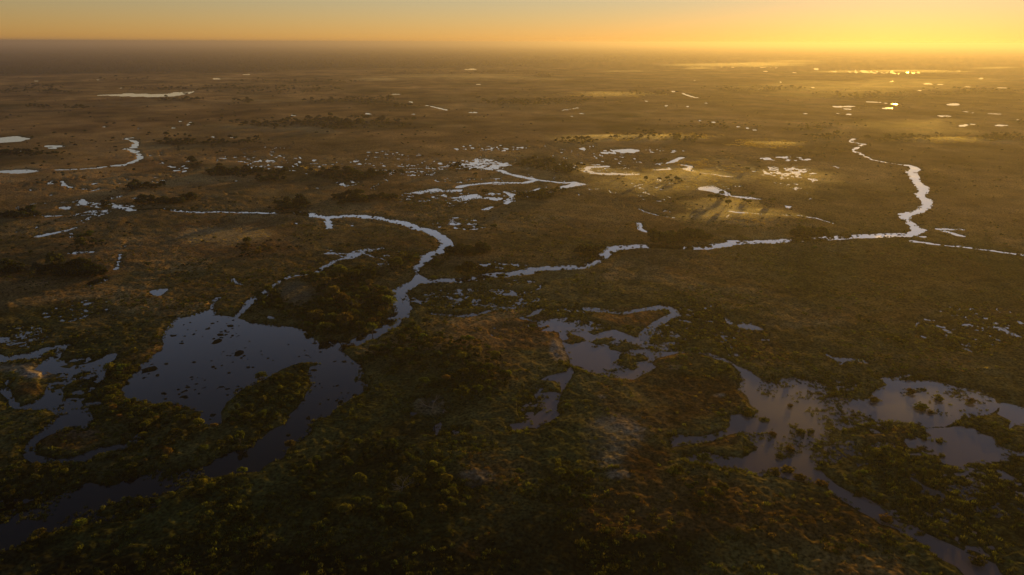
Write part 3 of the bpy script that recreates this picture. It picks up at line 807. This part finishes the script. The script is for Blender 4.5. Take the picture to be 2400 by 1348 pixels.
# place, polygon in the photograph, count, width range (m), tones
GROVES = [
 ('on the wooded point', [(735,660),(800,640),(870,655),(912,690),(920,720),(895,755),(850,778),(790,792),(745,790),(715,770),(760,740),(740,700)], 46, (7, 13), ['dark green', 'dark green', 'olive green', 'russet']),
 ('on the inland side of the wooded point', [(600,700),(640,668),(700,648),(760,632),(790,640),(740,665),(735,700),(750,735),(720,765),(640,735),(600,725)], 22, (6, 10), ['dark green', 'olive green']),
 ('on the riverbank facing the wooded point', [(822,836),(856,822),(900,806),(955,776),(990,760),(1010,772),(960,810),(900,850),(850,858),(826,846)], 18, (5, 9), ['dark green', 'olive green']),
 ('in the thicket east of the lagoon', [(880,860),(960,800),(1060,790),(1150,820),(1200,890),(1160,950),(1050,935),(960,900)], 30, (5, 9), ['dark green', 'olive green', 'yellow-green', 'russet']),
 ('on the long lagoon island', [(535,965),(560,925),(640,882),(700,856),(738,856),(718,900),(690,950),(660,990),(610,1018),(550,1010)], 26, (3.5, 7), ['olive green', 'yellow-green', 'dark green']),
 ('on the west shore of the lagoon', [(240,870),(300,850),(345,830),(388,785),(380,815),(325,860),(285,905),(288,935),(255,960),(225,930)], 18, (4, 7.5), ['olive green', 'dark green', 'yellow-green']),
 ('on the spit below the lagoon', [(270,945),(360,950),(470,968),(475,985),(430,1000),(340,1000),(260,985)], 15, (4, 7.5), ['olive green', 'yellow-green', 'russet']),
 ('on the marsh between the two channels', [(340,1005),(480,998),(560,1005),(590,1035),(530,1060),(460,1085),(390,1105),(300,1110),(330,1050)], 20, (4, 7), ['olive green', 'russet', 'yellow-green']),
 ('on the bank in the bottom left corner', [(0,1110),(120,1095),(240,1105),(170,1135),(110,1165),(40,1195),(0,1205)], 12, (3.5, 6), ['olive green', 'yellow-green']),
 ('on the south bank of the dark outlet', [(60,1262),(160,1245),(280,1185),(330,1172),(420,1160),(520,1122),(600,1108),(560,1140),(420,1180),(260,1220),(120,1275)], 16, (3.5, 6), ['olive green', 'yellow-green']),
 ('in the dark bush south of the lagoon', [(670,1120),(720,1060),(800,1035),(900,1040),(1000,1080),(1080,1160),(1085,1220),(900,1235),(740,1200)], 26, (4, 8), ['dark green', 'olive green', 'yellow-green']),
 ('in the clump beside the misty clearing', [(1205,1115),(1270,1090),(1340,1085),(1390,1130),(1380,1190),(1290,1200),(1210,1165)], 14, (4, 7), ['dark green', 'olive green']),
 ('in the dark patch of the red sedge', [(1580,1135),(1640,1120),(1690,1150),(1690,1200),(1620,1210),(1570,1180)], 9, (3.5, 6.5), ['dark green', 'olive green']),
 ('where the two river arms meet', [(985,595),(1040,590),(1065,605),(1040,630),(1000,640),(960,620),(930,640),(900,630),(940,600)], 14, (6, 10), ['dark green', 'olive green']),
 ('in the grove above the small western pond', [(160,555),(215,550),(255,575),(240,585),(180,588),(150,575)], 10, (6, 10), ['dark green', 'olive green']),
 ('in the grove beside the tan meadow', [(555,580),(600,572),(640,590),(660,605),(620,606),(565,600)], 9, (6, 10), ['dark green', 'russet']),
]
PALMISH = [(1513,429),(1544,426),(1563,425),(1571,428),(1583,427),(1589,428),(1690,466),(1693,469),(1706,461),(1680,473),(1665,472),(1706,486),(1743,476),(1755,481),(1763,464),(1808,478),(1115,417),(1750,403)]
SOLO = [('big lone dark tree at the west end of the eastern lake', 1650, 1088, 9, 'dark green'), ('round bright tree at the mouth of the river by the lagoon', 873, 783, 9, 'olive green'),
 ('lone russet tree on the lagoon shore at the outlet', 681, 1052, 5.5, 'russet'), ('lone dark tree on the open plain between the two river arms', 1157, 538, 8, 'dark green'),
 ('lone round tree at the south tip of the shallow arm', 1330, 965, 5, 'dark green'), ('small lone tree by the west tip of the braided pool', 1247, 772, 5, 'dark green'),
 ('lone dark shrub tree standing in the clearing beside the mist', 1377, 1128, 4, 'dark green'), ('dark tree standing on the near bank of the right river arm', 1176, 652, 8, 'dark green'),
 ('round tree beside the river junction pool', 1015, 660, 9, 'dark green'), ('dark tree beside the wide pool of the right arm', 1365, 612, 8, 'dark green')]
slots = []
def place_tree(x, y, wd, tone, label, cat='tree', group=None, squash=1.0, z=None):
    cm, tm = TREES[int(rng.integers(len(TREES)))]
    if z is None:
        z = float(ground_z(np.array([x]), np.array([y]))[0][0])
    root = link('tree', None, label=label, cat=cat, group=group)
    root.location = (x, y, max(z, .05))
    s = wd / 9.0
    root.scale = (s * rng.uniform(.82, 1.2), s * rng.uniform(.82, 1.2), s * squash * rng.uniform(.7, 1.2))
    root.rotation_euler = (0, 0, rng.uniform(0, 6.283))
    c = link('crown', cm, root)
    j = rng.uniform(.85, 1.3)
    c.color = tuple(j * v * rng.uniform(.9, 1.1) for v in TONES[tone]) + (1,)
    link('trunk', tm, root)
    slots.append((x, y, wd))
    return root
TREE_XY = []
for where, P, cnt, (w0, w1), tones in GROVES:
    P = np.array(P, float)
    pts = []
    tries = 0
    while len(pts) < cnt and tries < 6000:
        tries += 1
        qx, qy = rng.uniform(P[:, 0].min(), P[:, 0].max()), rng.uniform(P[:, 1].min(), P[:, 1].max())
        if not pip(np.array([qx]), np.array([qy]), P)[0]:
            continue
        if ((qx - 690) / 48) ** 2 + ((qy - 690) / 36) ** 2 < 1:
            continue
        x, y = gp(qx, qy)
        if ground_z(np.array([x]), np.array([y]))[1][0] > -1.2:
            continue
        wd = w0 * .7 + (w1 * 1.12 - w0 * .7) * rng.beta(1.3, 1.9)
        if any((x - a) ** 2 + (y - b) ** 2 < (.33 * (wd + c)) ** 2 for a, b, c, *_ in pts):
            continue
        pts.append((x, y, wd, qx))
    pts.sort(key=lambda t: t[3])
    med = np.median([p[2] for p in pts])
    for i, (x, y, wd, qx) in enumerate(pts):
        tone = tones[int(rng.integers(len(tones)))]
        size = 'big' if wd > med * 1.15 else 'small' if wd < med * .8 else 'middling'
        pos = 'leftmost' if i == 0 else 'rightmost' if i == len(pts) - 1 else ordinal(i) + ' from left'
        place_tree(x, y, wd, tone, f'{size} {tone} tree {where}, {pos}', group='trees ' + where)
PALMISH.sort()
for i, (qx, qy) in enumerate(PALMISH):
    x, y = gp(qx, qy)
    pos = 'leftmost' if i == 0 else 'rightmost' if i == len(PALMISH) - 1 else ordinal(i) + ' from left'
    place_tree(x, y, rng.uniform(6, 10), 'dark green', f'dark tree standing alone on the sunlit golden meadow, {pos}', group='trees on the golden meadow', squash=1.2)
for lb, qx, qy, wd, tone in SOLO:
    x, y = gp(qx, qy)
    place_tree(x, y, wd, tone, lb)

# bare bleached trees
def bare_tree(label, qx, qy, hgt, seed):
    r2 = random.Random(seed)
    segs = []
    def grow(p, d, ln, rr, dep):
        e = p + d * ln
        segs.append((tuple(p), tuple(e), rr, rr * .65, 5))
        if dep == 0:
            return
        for k in range(2 + (r2.random() < .5)):
            nd_ = (d + Vector((r2.uniform(-1, 1), r2.uniform(-1, 1), r2.uniform(-.35, .5))) * .8).normalized()
            grow(e, nd_, ln * r2.uniform(.6, .85), rr * .62, dep - 1)
    grow(Vector((0, 0, -.3)), Vector((.2, .1, 1)).normalized(), hgt * .28, hgt * .035, 0)
    t = tubes('trunk', segs, mbd)
    e = Vector(segs[-1][1])
    segs = []
    for k in range(4):
        a = k * 1.57 + r2.uniform(-.4, .4)
        grow(e - Vector((0, 0, .1)), Vector((math.cos(a), math.sin(a), .55)).normalized(), hgt * .3, hgt * .022, 4)
    b = tubes('branches', segs, mbd)
    x, y = gp(qx, qy)
    root = link('bare_tree', None, label=label, cat='bare tree')
    root.location = (x, y, float(ground_z(np.array([x]), np.array([y]))[0][0]))
    link('trunk', t, root)
    link('branches', b, root)
bare_tree('leafless grey tree with spreading branches east of the lagoon', 1012, 968, 11, 3)
bare_tree('smaller leafless grey tree at the edge of the dark bush', 942, 1158, 8, 5)
bare_tree('pale dead tree among the crowns of the wooded point', 838, 728, 9, 8)

# tufted islets standing in open water, one by one
def mound(name, wd, ht, seed, mat):
    r2 = np.random.default_rng(seed)
    a = np.arange(12) * 2 * math.pi / 12
    V = [(0, 0, ht)]
    for rr, zz in ((.55, .8), (1, -.4)):
        for t in a:
            k = rr * r2.uniform(.85, 1.15)
            V.append((math.cos(t) * k * wd / 2, math.sin(t) * k * wd / 2 * .75, zz * ht if zz > 0 else -.5))
    Fc = [(0, 1 + i, 1 + (i + 1) % 12, 0) for i in range(12)]
    me = bpy.data.meshes.new(name)
    me.from_pydata(V, [], [(0, 1 + i, 1 + (i + 1) % 12) for i in range(12)] + [(1 + i, 13 + i, 13 + (i + 1) % 12, 1 + (i + 1) % 12) for i in range(12)])
    me.materials.append(mat)
    return me
mp_, n, out = mat_nodes('peaty_soil')
df = nd(n, 'ShaderNodeBsdfDiffuse')
no = nd(n, 'ShaderNodeTexNoise')
no.inputs['Scale'].default_value = 3
cr = nd(n, 'ShaderNodeValToRGB')
cr.color_ramp.elements[0].color = (.02, .015, .008, 1)
cr.color_ramp.elements[1].color = (.06, .045, .02, 1)
n.links.new(no.outputs[0], cr.inputs[0])
n.links.new(cr.outputs[0], df.inputs[0])
n.links.new(df.outputs[0], out.inputs[0])
MOUNDS = [mound('peat_mound', 4, .5, i, mp_) for i in range(4)]
TUFTS = [crown_mesh('tuft', 300 + i, 4.2, .1, [1.3, 1.7, 1.1, 2.0][i], 12, 22, .30, M_TREE) for i in range(4)]
LAKE_ISLETS = [(2134,921,20),(2199,936,22),(2159,957,26),(2275,943,18),(2047,940,20),(1811,1019,18),(1875,1014,22),(1900,1014,16),(1853,1055,24),(1826,1072,18),
 (1816,1110,28),(1846,1103,28),(2180,968,12),(2166,914,9),(1852,953,13),(2290,1320,30),(1875,1122,28),(1925,1136,26),(2013,1160,20),(2075,1220,24),(2201,1036,12),(2208,1069,14),(2155,1252,9),(2171,1285,14),(1752,974,22)]
LAG_TUFTS = [(751,825,8),(701,836,6),(572,834,9),(546,849,6),(500,860,12),(505,864,8),(582,861,10),(593,861,8),(537,874,9),(455,849,11),(418,913,9),(383,922,11),(615,877,11),(608,889,10),
 (540,834,7),(520,857,7),(490,768,6),(440,773,5),(433,788,6),(427,800,6),(612,823,6),(614,831,5),(628,840,8),(388,935,8),(403,947,9),(420,924,8),(390,853,10),(348,868,10),(369,880,12),
 (676,808,6),(714,822,6),(723,834,5),(640,845,5),(585,800,6),(800,921,6),(816,921,7),(792,936,7),(770,937,8),(750,947,8),(724,976,7),(738,884,5),(676,1020,12),(560,764,5),(545,770,6),(510,754,6),(460,775,5)]
for nm, L, lake in (('lake', LAKE_ISLETS, True), ('lagoon', LAG_TUFTS, False)):
    L = sorted(L)
    for i, (qx, qy, wpx) in enumerate(L):
        x, y = gp(qx, qy)
        slant = math.sqrt(x * x + y * y + H * H)
        s = wpx * slant / F / (4.0 if lake else 5.0)
        pos = 'leftmost' if i == 0 else 'rightmost' if i == len(L) - 1 else ordinal(i) + ' from left'
        lb = f'bushy dark islet standing in the eastern lake, {pos}' if lake else f'small dark weed tussock floating in the western lagoon, {pos}'
        root = link('islet' if lake else 'weed_tussock', None, label=lb, cat='islet' if lake else 'tussock', group='islets in the eastern lake' if lake else 'tussocks in the lagoon')
        root.location = (x, y, 0)
        root.rotation_euler = (0, 0, rng.uniform(-.4, .4))
        root.scale = (s, s, min(s, 1.6) * (.85 if lake else .35))
        k = int(rng.integers(4))
        link('peat_mound', MOUNDS[k], root)
        c = link('tuft', TUFTS[k], root)
        c.color = tuple(v * rng.uniform(.7, 1.3) for v in ((.085, .062, .018) if lake else (.030, .030, .012))) + (1,)

# ------------------------------------------------------------------ uncountable cover
r3 = np.random.default_rng(21)
def rand_ground(n, r0, r1, pw, a0=-48, a1=48):
    """pw = 1: even over the ground; smaller: denser near"""
    u = r3.uniform(0, 1, n)
    e = pw + 1
    r = (r0 ** e + u * (r1 ** e - r0 ** e)) ** (1 / e)
    a = np.radians(r3.uniform(a0, a1, n))
    return r * np.sin(a), r * np.cos(a), r
x, y, r = rand_ground(330000, 205, 1700, .1)
c = cell(x, y)
wv_ = wat[c]
z, w2 = ground_z(x, y)
patch = .5 * vn(x, y, 45, 51) + .35 * vn(x, y, 16, 52) + .2 * vn(x, y, 6, 53)
u = r3.uniform(0, 1, len(x))
ok = (w2 < -.2) & (share['mud'][c] < .35) & (share['gold'][c] < .45) & (r3.uniform(0, 1, len(x)) > .55 * share['dark'][c])
shore = sstep(-9, -1, w2)
dens = np.clip(.10 + .12 * (1 - sstep(450, 750, r)) + 1.35 * patch + .4 * shore, .012, 1) * (1 - sstep(600, 1250, r)) * (1 - .75 * sstep(.35, .75, share['rust'][c]))
ok &= u < dens
q = r3.uniform(0, 1, len(x))
rust = share['rust'][c]
green = share['green'][c]
t = np.where(q < rust * .9, 0, np.where(q < rust * .9 + .25 + .5 * shore * (1 - rust), 1, np.where(q < .72 + .1 * green, 2, 3)))
sz = r3.uniform(.45, 1.1, len(x)) * np.clip(1.1 - r / 2400, .5, 1)
for k, (nm, pr, lb) in enumerate([('sedge', SEDGE, 'rusty sedge tufts covering the dry rises of the plain'), ('reeds', REEDS, 'yellow-green reeds along the water and over the marsh'),
        ('grass', GREEN, 'low green grass tufts between reeds and bushes'), ('undergrowth', BUSHES, 'low dark bushes spread over the near flood plain')]):
    s = ok & (t == k)
    if nm == 'undergrowth':
        s &= (patch > -.05) | (u < .04)
    scatter(nm, x[s], y[s], z[s] - .05, sz[s] * (1.0 if nm != 'undergrowth' else r3.gamma(3, .33, s.sum())), pr, lb, r3)
x, y, r = rand_ground(420000, 420, 3800, .35)
c = cell(x, y)
z, w2 = ground_z(x, y)
pr_ = np.maximum(share['gold'][c] - .12, 0) * 1.5 + np.maximum(share['lit_straw'][c] - .6, 0) * .12
s = (w2 < -.8) & (r3.uniform(0, 1, len(x)) < np.clip(pr_ * (.6 + .9 * vn(x, y, 30, 56)), 0, 1))
scatter('dry_grass', x[s], y[s], z[s] - .1, r3.uniform(.5, 1.1, s.sum()) * np.clip(r[s] / 1200, .75, 1.5), DRY_G, 'pale dry grass glowing against the low sun', r3)
x, y, r = rand_ground(420000, 240, 1300, .3)
c = cell(x, y)
z, w2 = ground_z(x, y)
fm = frac[c]
mot = .5 * vn(x, y, 22, 57) + .4 * vn(x, y, 8, 58)
s = (w2 > -.3) & (w2 < 7) & (fm > .03) & (r3.uniform(0, 1, len(x)) < np.clip((.12 + mot) * 1.1 * np.minimum(fm * 4, 1), 0, .8))
s |= (w2 > -1.6) & (w2 < 1.8 + 2.5 * np.maximum(mot, 0)) & (r3.uniform(0, 1, len(x)) < np.clip(.22 + 1.2 * mot, 0, .9))
scatter('water_reeds', x[s], y[s], np.full(s.sum(), -.1), r3.uniform(.25, .7, s.sum()), REEDS, 'sparse reeds standing in the shallow water', r3)
# taller bush round the named trees
bx, by, bs = [], [], []
for (tx, ty, wd) in slots:
    for k in range(int(r3.integers(3, 8))):
        a, d = r3.uniform(0, 6.283), wd * r3.uniform(.3, 1.3)
        bx.append(tx + d * math.cos(a)); by.append(ty + d * math.sin(a)); bs.append(r3.uniform(.10, .32) * wd / 7)
bx, by, bs = map(np.array, (bx, by, bs))
z, w2 = ground_z(bx, by)
s = w2 < -.8
scatter('thicket', bx[s], by[s], z[s], bs[s], WOODS, 'young trees and tall bushes between the larger trees', r3)
bx, by, bs = [], [], []
for gi_, cnt, s0, s1 in ((0, 330, .35, .95), (1, 110, .3, .7), (2, 60, .25, .6), (3, 230, .22, .6), (4, 110, .14, .42), (5, 90, .15, .45), (6, 60, .14, .4), (10, 170, .18, .55), (11, 60, .16, .45), (13, 70, .3, .7)):
    P = np.array(GROVES[gi_][1], float)
    qx, qy = r3.uniform(P[:, 0].min() - 12, P[:, 0].max() + 12, cnt * 3), r3.uniform(P[:, 1].min() - 8, P[:, 1].max() + 8, cnt * 3)
    x, y = ground(qx, qy)
    k = pip(qx, qy, P) & (.5 * vn(x, y, 30, 75) + .4 * vn(x, y, 12, 76) > -.22) & (((qx - 690) / 44) ** 2 + ((qy - 690) / 33) ** 2 > 1)
    k = np.nonzero(k)[0][:cnt]
    bx.append(x[k]); by.append(y[k]); bs.append(s0 + (s1 - s0) * r3.beta(1.2, 2, len(k)))
bx, by, bs = np.concatenate(bx), np.concatenate(by), np.concatenate(bs)
z, w2 = ground_z(bx, by)
s = w2 < -1
scatter('canopy', bx[s], by[s], z[s] - .2, bs[s], CANOPY, 'closed dark canopy filling the gaps between the larger trees', r3)
# far groves
MIDS = [(x, y) for x, y in zip(r3.uniform(-100, 2500, 3600), 132 + 480 * r3.uniform(0, 1, 3600) ** 1.5)]
def lrname(qx, qy):
    return ('far ' if qy < 260 else '') + ('left' if qx < 800 else 'middle' if qx < 1600 else 'right')
for i, (qx, qy, a, b) in enumerate(FAR):
    n_ = int(np.clip(a * b * .34 + 16, 20, 620))
    th, rr = r3.uniform(0, 6.283, n_), r3.uniform(0, 1, n_) ** .6 * 1.35
    x, y = ground(qx + a * rr * np.cos(th), qy + b * rr * np.sin(th))
    z, w2 = ground_z(x, y)
    s = (w2 < -1) & (.55 * vn(x, y, 70, 73) + .45 * vn(x, y, 28, 74) > -.05 + .5 * (rr - .75))
    near = 'beside the ' + ('pale far lake' if qy < 230 and qx < 700 else 'far plain' if qy < 260 else 'western channel' if qx < 700 and qy < 420 else 'looping river' if qy > 380 else 'golden meadow' if qx > 1200 else 'brown plain')
    dirn = 'left' if qx < 800 else 'centre' if qx < 1600 else 'right'
    scatter('grove', x[s], y[s], z[s] - .2, r3.gamma(5, .17, s.sum()) * (1.1 if qy < 300 else .8), WOODS, f'dark distant grove {near}, {dirn} of the view', r3)
qx, qy = np.array(MIDS).T
x, y = ground(qx, qy)
z, w2 = ground_z(x, y)
s = (w2 < -1.5) & (.5 * vn(x, y, 220, 77) + .5 * vn(x, y, 70, 78) > .02)
scatter('scattered_bushes', x[s], y[s], z[s] - .2, r3.uniform(.22, .75, s.sum()) * np.clip(np.hypot(x, y)[s] / 1500, .7, 1.4), WOODS, 'lone bushes dotted over the open plain', r3)
# riverside bush belts along the channels
bx, by = [], []
for (p, wd) in CHANNELS[:9]:
    P = to_world(p)
    for a, b in zip(P[:-1], P[1:]):
        L = math.hypot(*(b - a))
        for k in range(int(L / 6)):
            t_ = r3.uniform(0, 1)
            nrm_ = np.array([-(b - a)[1], (b - a)[0]]) / L
            q_ = a + (b - a) * t_ + nrm_ * (1 if r3.random() < .55 else -1) * (wd / 2 + r3.uniform(1, 12))
            bx.append(q_[0]); by.append(q_[1])
bx, by = np.array(bx), np.array(by)
z, w2 = ground_z(bx, by)
s = (w2 < -.5) & (.5 * vn(bx, by, 60, 71) + .4 * vn(bx, by, 20, 72) > -.05)
scatter('riverside_bushes', bx[s], by[s], z[s] - .2, r3.uniform(.18, .6, s.sum()), WOODS, 'dark bushes lining both banks of the river', r3)
# the forest on the horizon
x, y, r = rand_ground(26000, 4500, 16000, .35, -42, 42)
c = cell(x, y)
s = fw[c] > .5
scatter('forest', x[s], y[s], np.full(s.sum(), .8), r3.uniform(.9, 1.8, s.sum()), WOODS, 'dark hazy forest along the whole horizon', r3)
# lily pads on the lagoon
def disc(name, rr, seed):
    r2 = random.Random(seed)
    V = [(0, 0, .03)] + [(math.cos(t) * rr * r2.uniform(.7, 1.2), math.sin(t) * rr * r2.uniform(.5, .9), .012) for t in np.linspace(0, 6.283, 10)[:-1]]
    me = bpy.data.meshes.new(name)
    me.from_pydata(V, [], [(0, 1 + i, 1 + (i + 1) % 9) for i in range(9)])
    me.materials.append(M_LILY)
    return me
PADS = [disc('lily_raft', 1, i) for i in range(3)]
n_ = 900
qx, qy = r3.uniform(290, 850, n_), r3.uniform(735, 1000, n_)
x, y = ground(qx, qy)
z, w2 = ground_z(x, y)
s = (w2 > 1.0) & (.6 * vn(x, y, 30, 81) + .4 * vn(x, y, 10, 82) > .12)
scatter('lily_pads', x[s], y[s], np.full(s.sum(), .004), r3.gamma(1.6, .7, s.sum()), PADS, 'dark lily pads floating on the lagoon', r3)

#@@ENDVEG@@

# ------------------------------------------------------------------ the hazy evening air
def box(name, x0, x1, y0, y1, z0, z1):
    v = [(x, y, z) for z in (z0, z1) for y in (y0, y1) for x in (x0, x1)]
    f = [(0, 2, 3, 1), (4, 5, 7, 6), (0, 1, 5, 4), (2, 6, 7, 3), (0, 4, 6, 2), (1, 3, 7, 5)]
    me = bpy.data.meshes.new(name)
    me.from_pydata(v, [], f)
    return me
MIST = [(1640,161,70,2.5,8,.35,'in a thin strip on the far flats'),(1860,144,110,2.5,9,.3,'in a pale line before the forest'),(1460,168,80,2.5,8,.25,'on the far flats in the middle'),(540,186,60,2.5,8,.2,'by the small far ponds on the left'),(2330,160,80,3,9,.3,'on the far flats at the right edge'),(600,238,160,5,6,.12,'on the tan strip below the far groves'),(1440,222,150,8,7,.2,'behind the long far grove in the middle'),(1080,181,330,9,8,.13,'across the far pale plain'),(2020,205,360,30,9,.14,'broad and golden below the sun'),(2150,300,260,26,6,.10,'over the ponds at the right'),(330,247,300,14,6,.08,'over the brown plain beneath the far lake'),(1850,420,200,40,4,.10,'over the speckled pools on the right'),(1560,425,240,58,4,.20,'spread wide over the middle of the golden plain'),(1450,325,230,15,6,.22,'in a long bank behind the braided marsh'),(1720,505,170,32,4,.20,'over the shadow-streaked grass south of the golden pool'),(1380,400,90,18,4,.12,'inside the crescent pool'),(1600,408,150,30,4,.18,'over the golden meadow in the middle of the plain'),(1690,478,110,24,4,.14,'over the sunlit grass beside the golden pool'),(1490,322,140,9,7,.25,'along the pale strip beyond the braided marsh'),
 (1820,338,90,8,6,.2,'over the bright clearing towards the sun'),(2230,328,170,7,6,.15,'along the far clearing near the right edge'),(540,558,170,44,3.5,.13,'over the tan meadow on the left'),
 (1440,1040,95,110,1.6,.07,'drifting over the bare clearing at the bottom'),(700,690,70,50,2,.09,'in the clearing of the wooded point'),(1740,152,200,8,9,.45,'over the far flats before the forest'),(2100,168,200,5,9,.42,'over the far flats under the sun'),
 (880,187,70,6,8,.2,'over the far pale flats in the middle'),(1850,985,190,130,1.6,.05,'hanging over the eastern lake'),(2190,945,190,60,1.6,.05,'over the islets of the eastern lake'),
 (1130,1120,90,40,1.6,.06,'at the edge of the dark bush'),(1530,945,190,85,1.8,.05,'over the rust-coloured flats south of the braided pool')]
for qx, qy, a, b, ht, tau, where in MIST:
    r2 = np.random.default_rng(int(qx))
    nk, rings = 40, 9
    th = np.arange(nk) * 2 * math.pi / nk
    out_r = 1 + .22 * np.sin(2 * th + r2.uniform(0, 6)) + .15 * np.sin(3 * th + r2.uniform(0, 6)) + .08 * np.sin(7 * th + r2.uniform(0, 6))
    V, Fc = [], []
    for i in range(rings + 1):
        q = i / rings
        x, y = ground(qx + a * q * out_r * np.cos(th), qy + b * q * out_r * np.sin(th))
        zt = ht * (1 - q * q) ** 1.6 * (1 + .35 * vn(x, y, 60, 91) + .25 * vn(x, y, 20, 92)) + .02
        V.append(np.stack([x, y, zt], 1))
    for i in range(rings + 1):
        v = V[i].copy()
        v[:, 2] = -1.5
        V.append(v)
    V = np.concatenate(V)
    for L in range(2):
        for i in range(rings):
            for j in range(nk):
                p = (L * (rings + 1) + i) * nk
                qd = (p + j, p + nk + j, p + nk + (j + 1) % nk, p + (j + 1) % nk)
                Fc.append(qd if L == 0 else qd[::-1])
    p, q = rings * nk, (2 * rings + 1) * nk
    Fc += [(p + j, q + j, q + (j + 1) % nk, p + (j + 1) % nk) for j in range(nk)]
    mme = mesh_np('mist', V, Fc, None)
    bm = bmesh.new()
    bm.from_mesh(mme)
    bmesh.ops.remove_doubles(bm, verts=bm.verts, dist=1e-4)
    bmesh.ops.recalc_face_normals(bm, faces=bm.faces)
    top = max(bm.faces, key=lambda f: f.calc_center_median().z)
    if top.normal.z < 0:
        bmesh.ops.reverse_faces(bm, faces=bm.faces)
    bm.to_mesh(mme)
    bm.free()
    cx_, cy_ = gp(qx, qy)
    m, n, out = mat_nodes('mist_air')
    v = nd(n, 'ShaderNodeVolumePrincipled')
    v.inputs['Density'].default_value = tau / (ht * math.hypot(math.hypot(cx_, cy_), H) / H)
    v.inputs['Anisotropy'].default_value = .6
    v.inputs['Color'].default_value = (.96, .94, .92, 1)
    n.links.new(v.outputs[0], out.inputs['Volume'])
    mme.materials.append(m)
    link('mist', mme, kind='stuff', label='thin low evening mist ' + where)
RM = rad.max() + 500
hme = box('haze', -RM, RM, -RM, RM, -3, H + 24)
m, n, out = mat_nodes('haze_air')
v = nd(n, 'ShaderNodeVolumePrincipled')
v.inputs['Density'].default_value = HAZE_DENSITY
v.inputs['Anisotropy'].default_value = HAZE_G
v.inputs['Color'].default_value = HAZE_COL
n.links.new(v.outputs[0], out.inputs['Volume'])
hme.materials.append(m)
link('haze', hme, kind='stuff', label='golden evening haze lying over the whole flood plain')
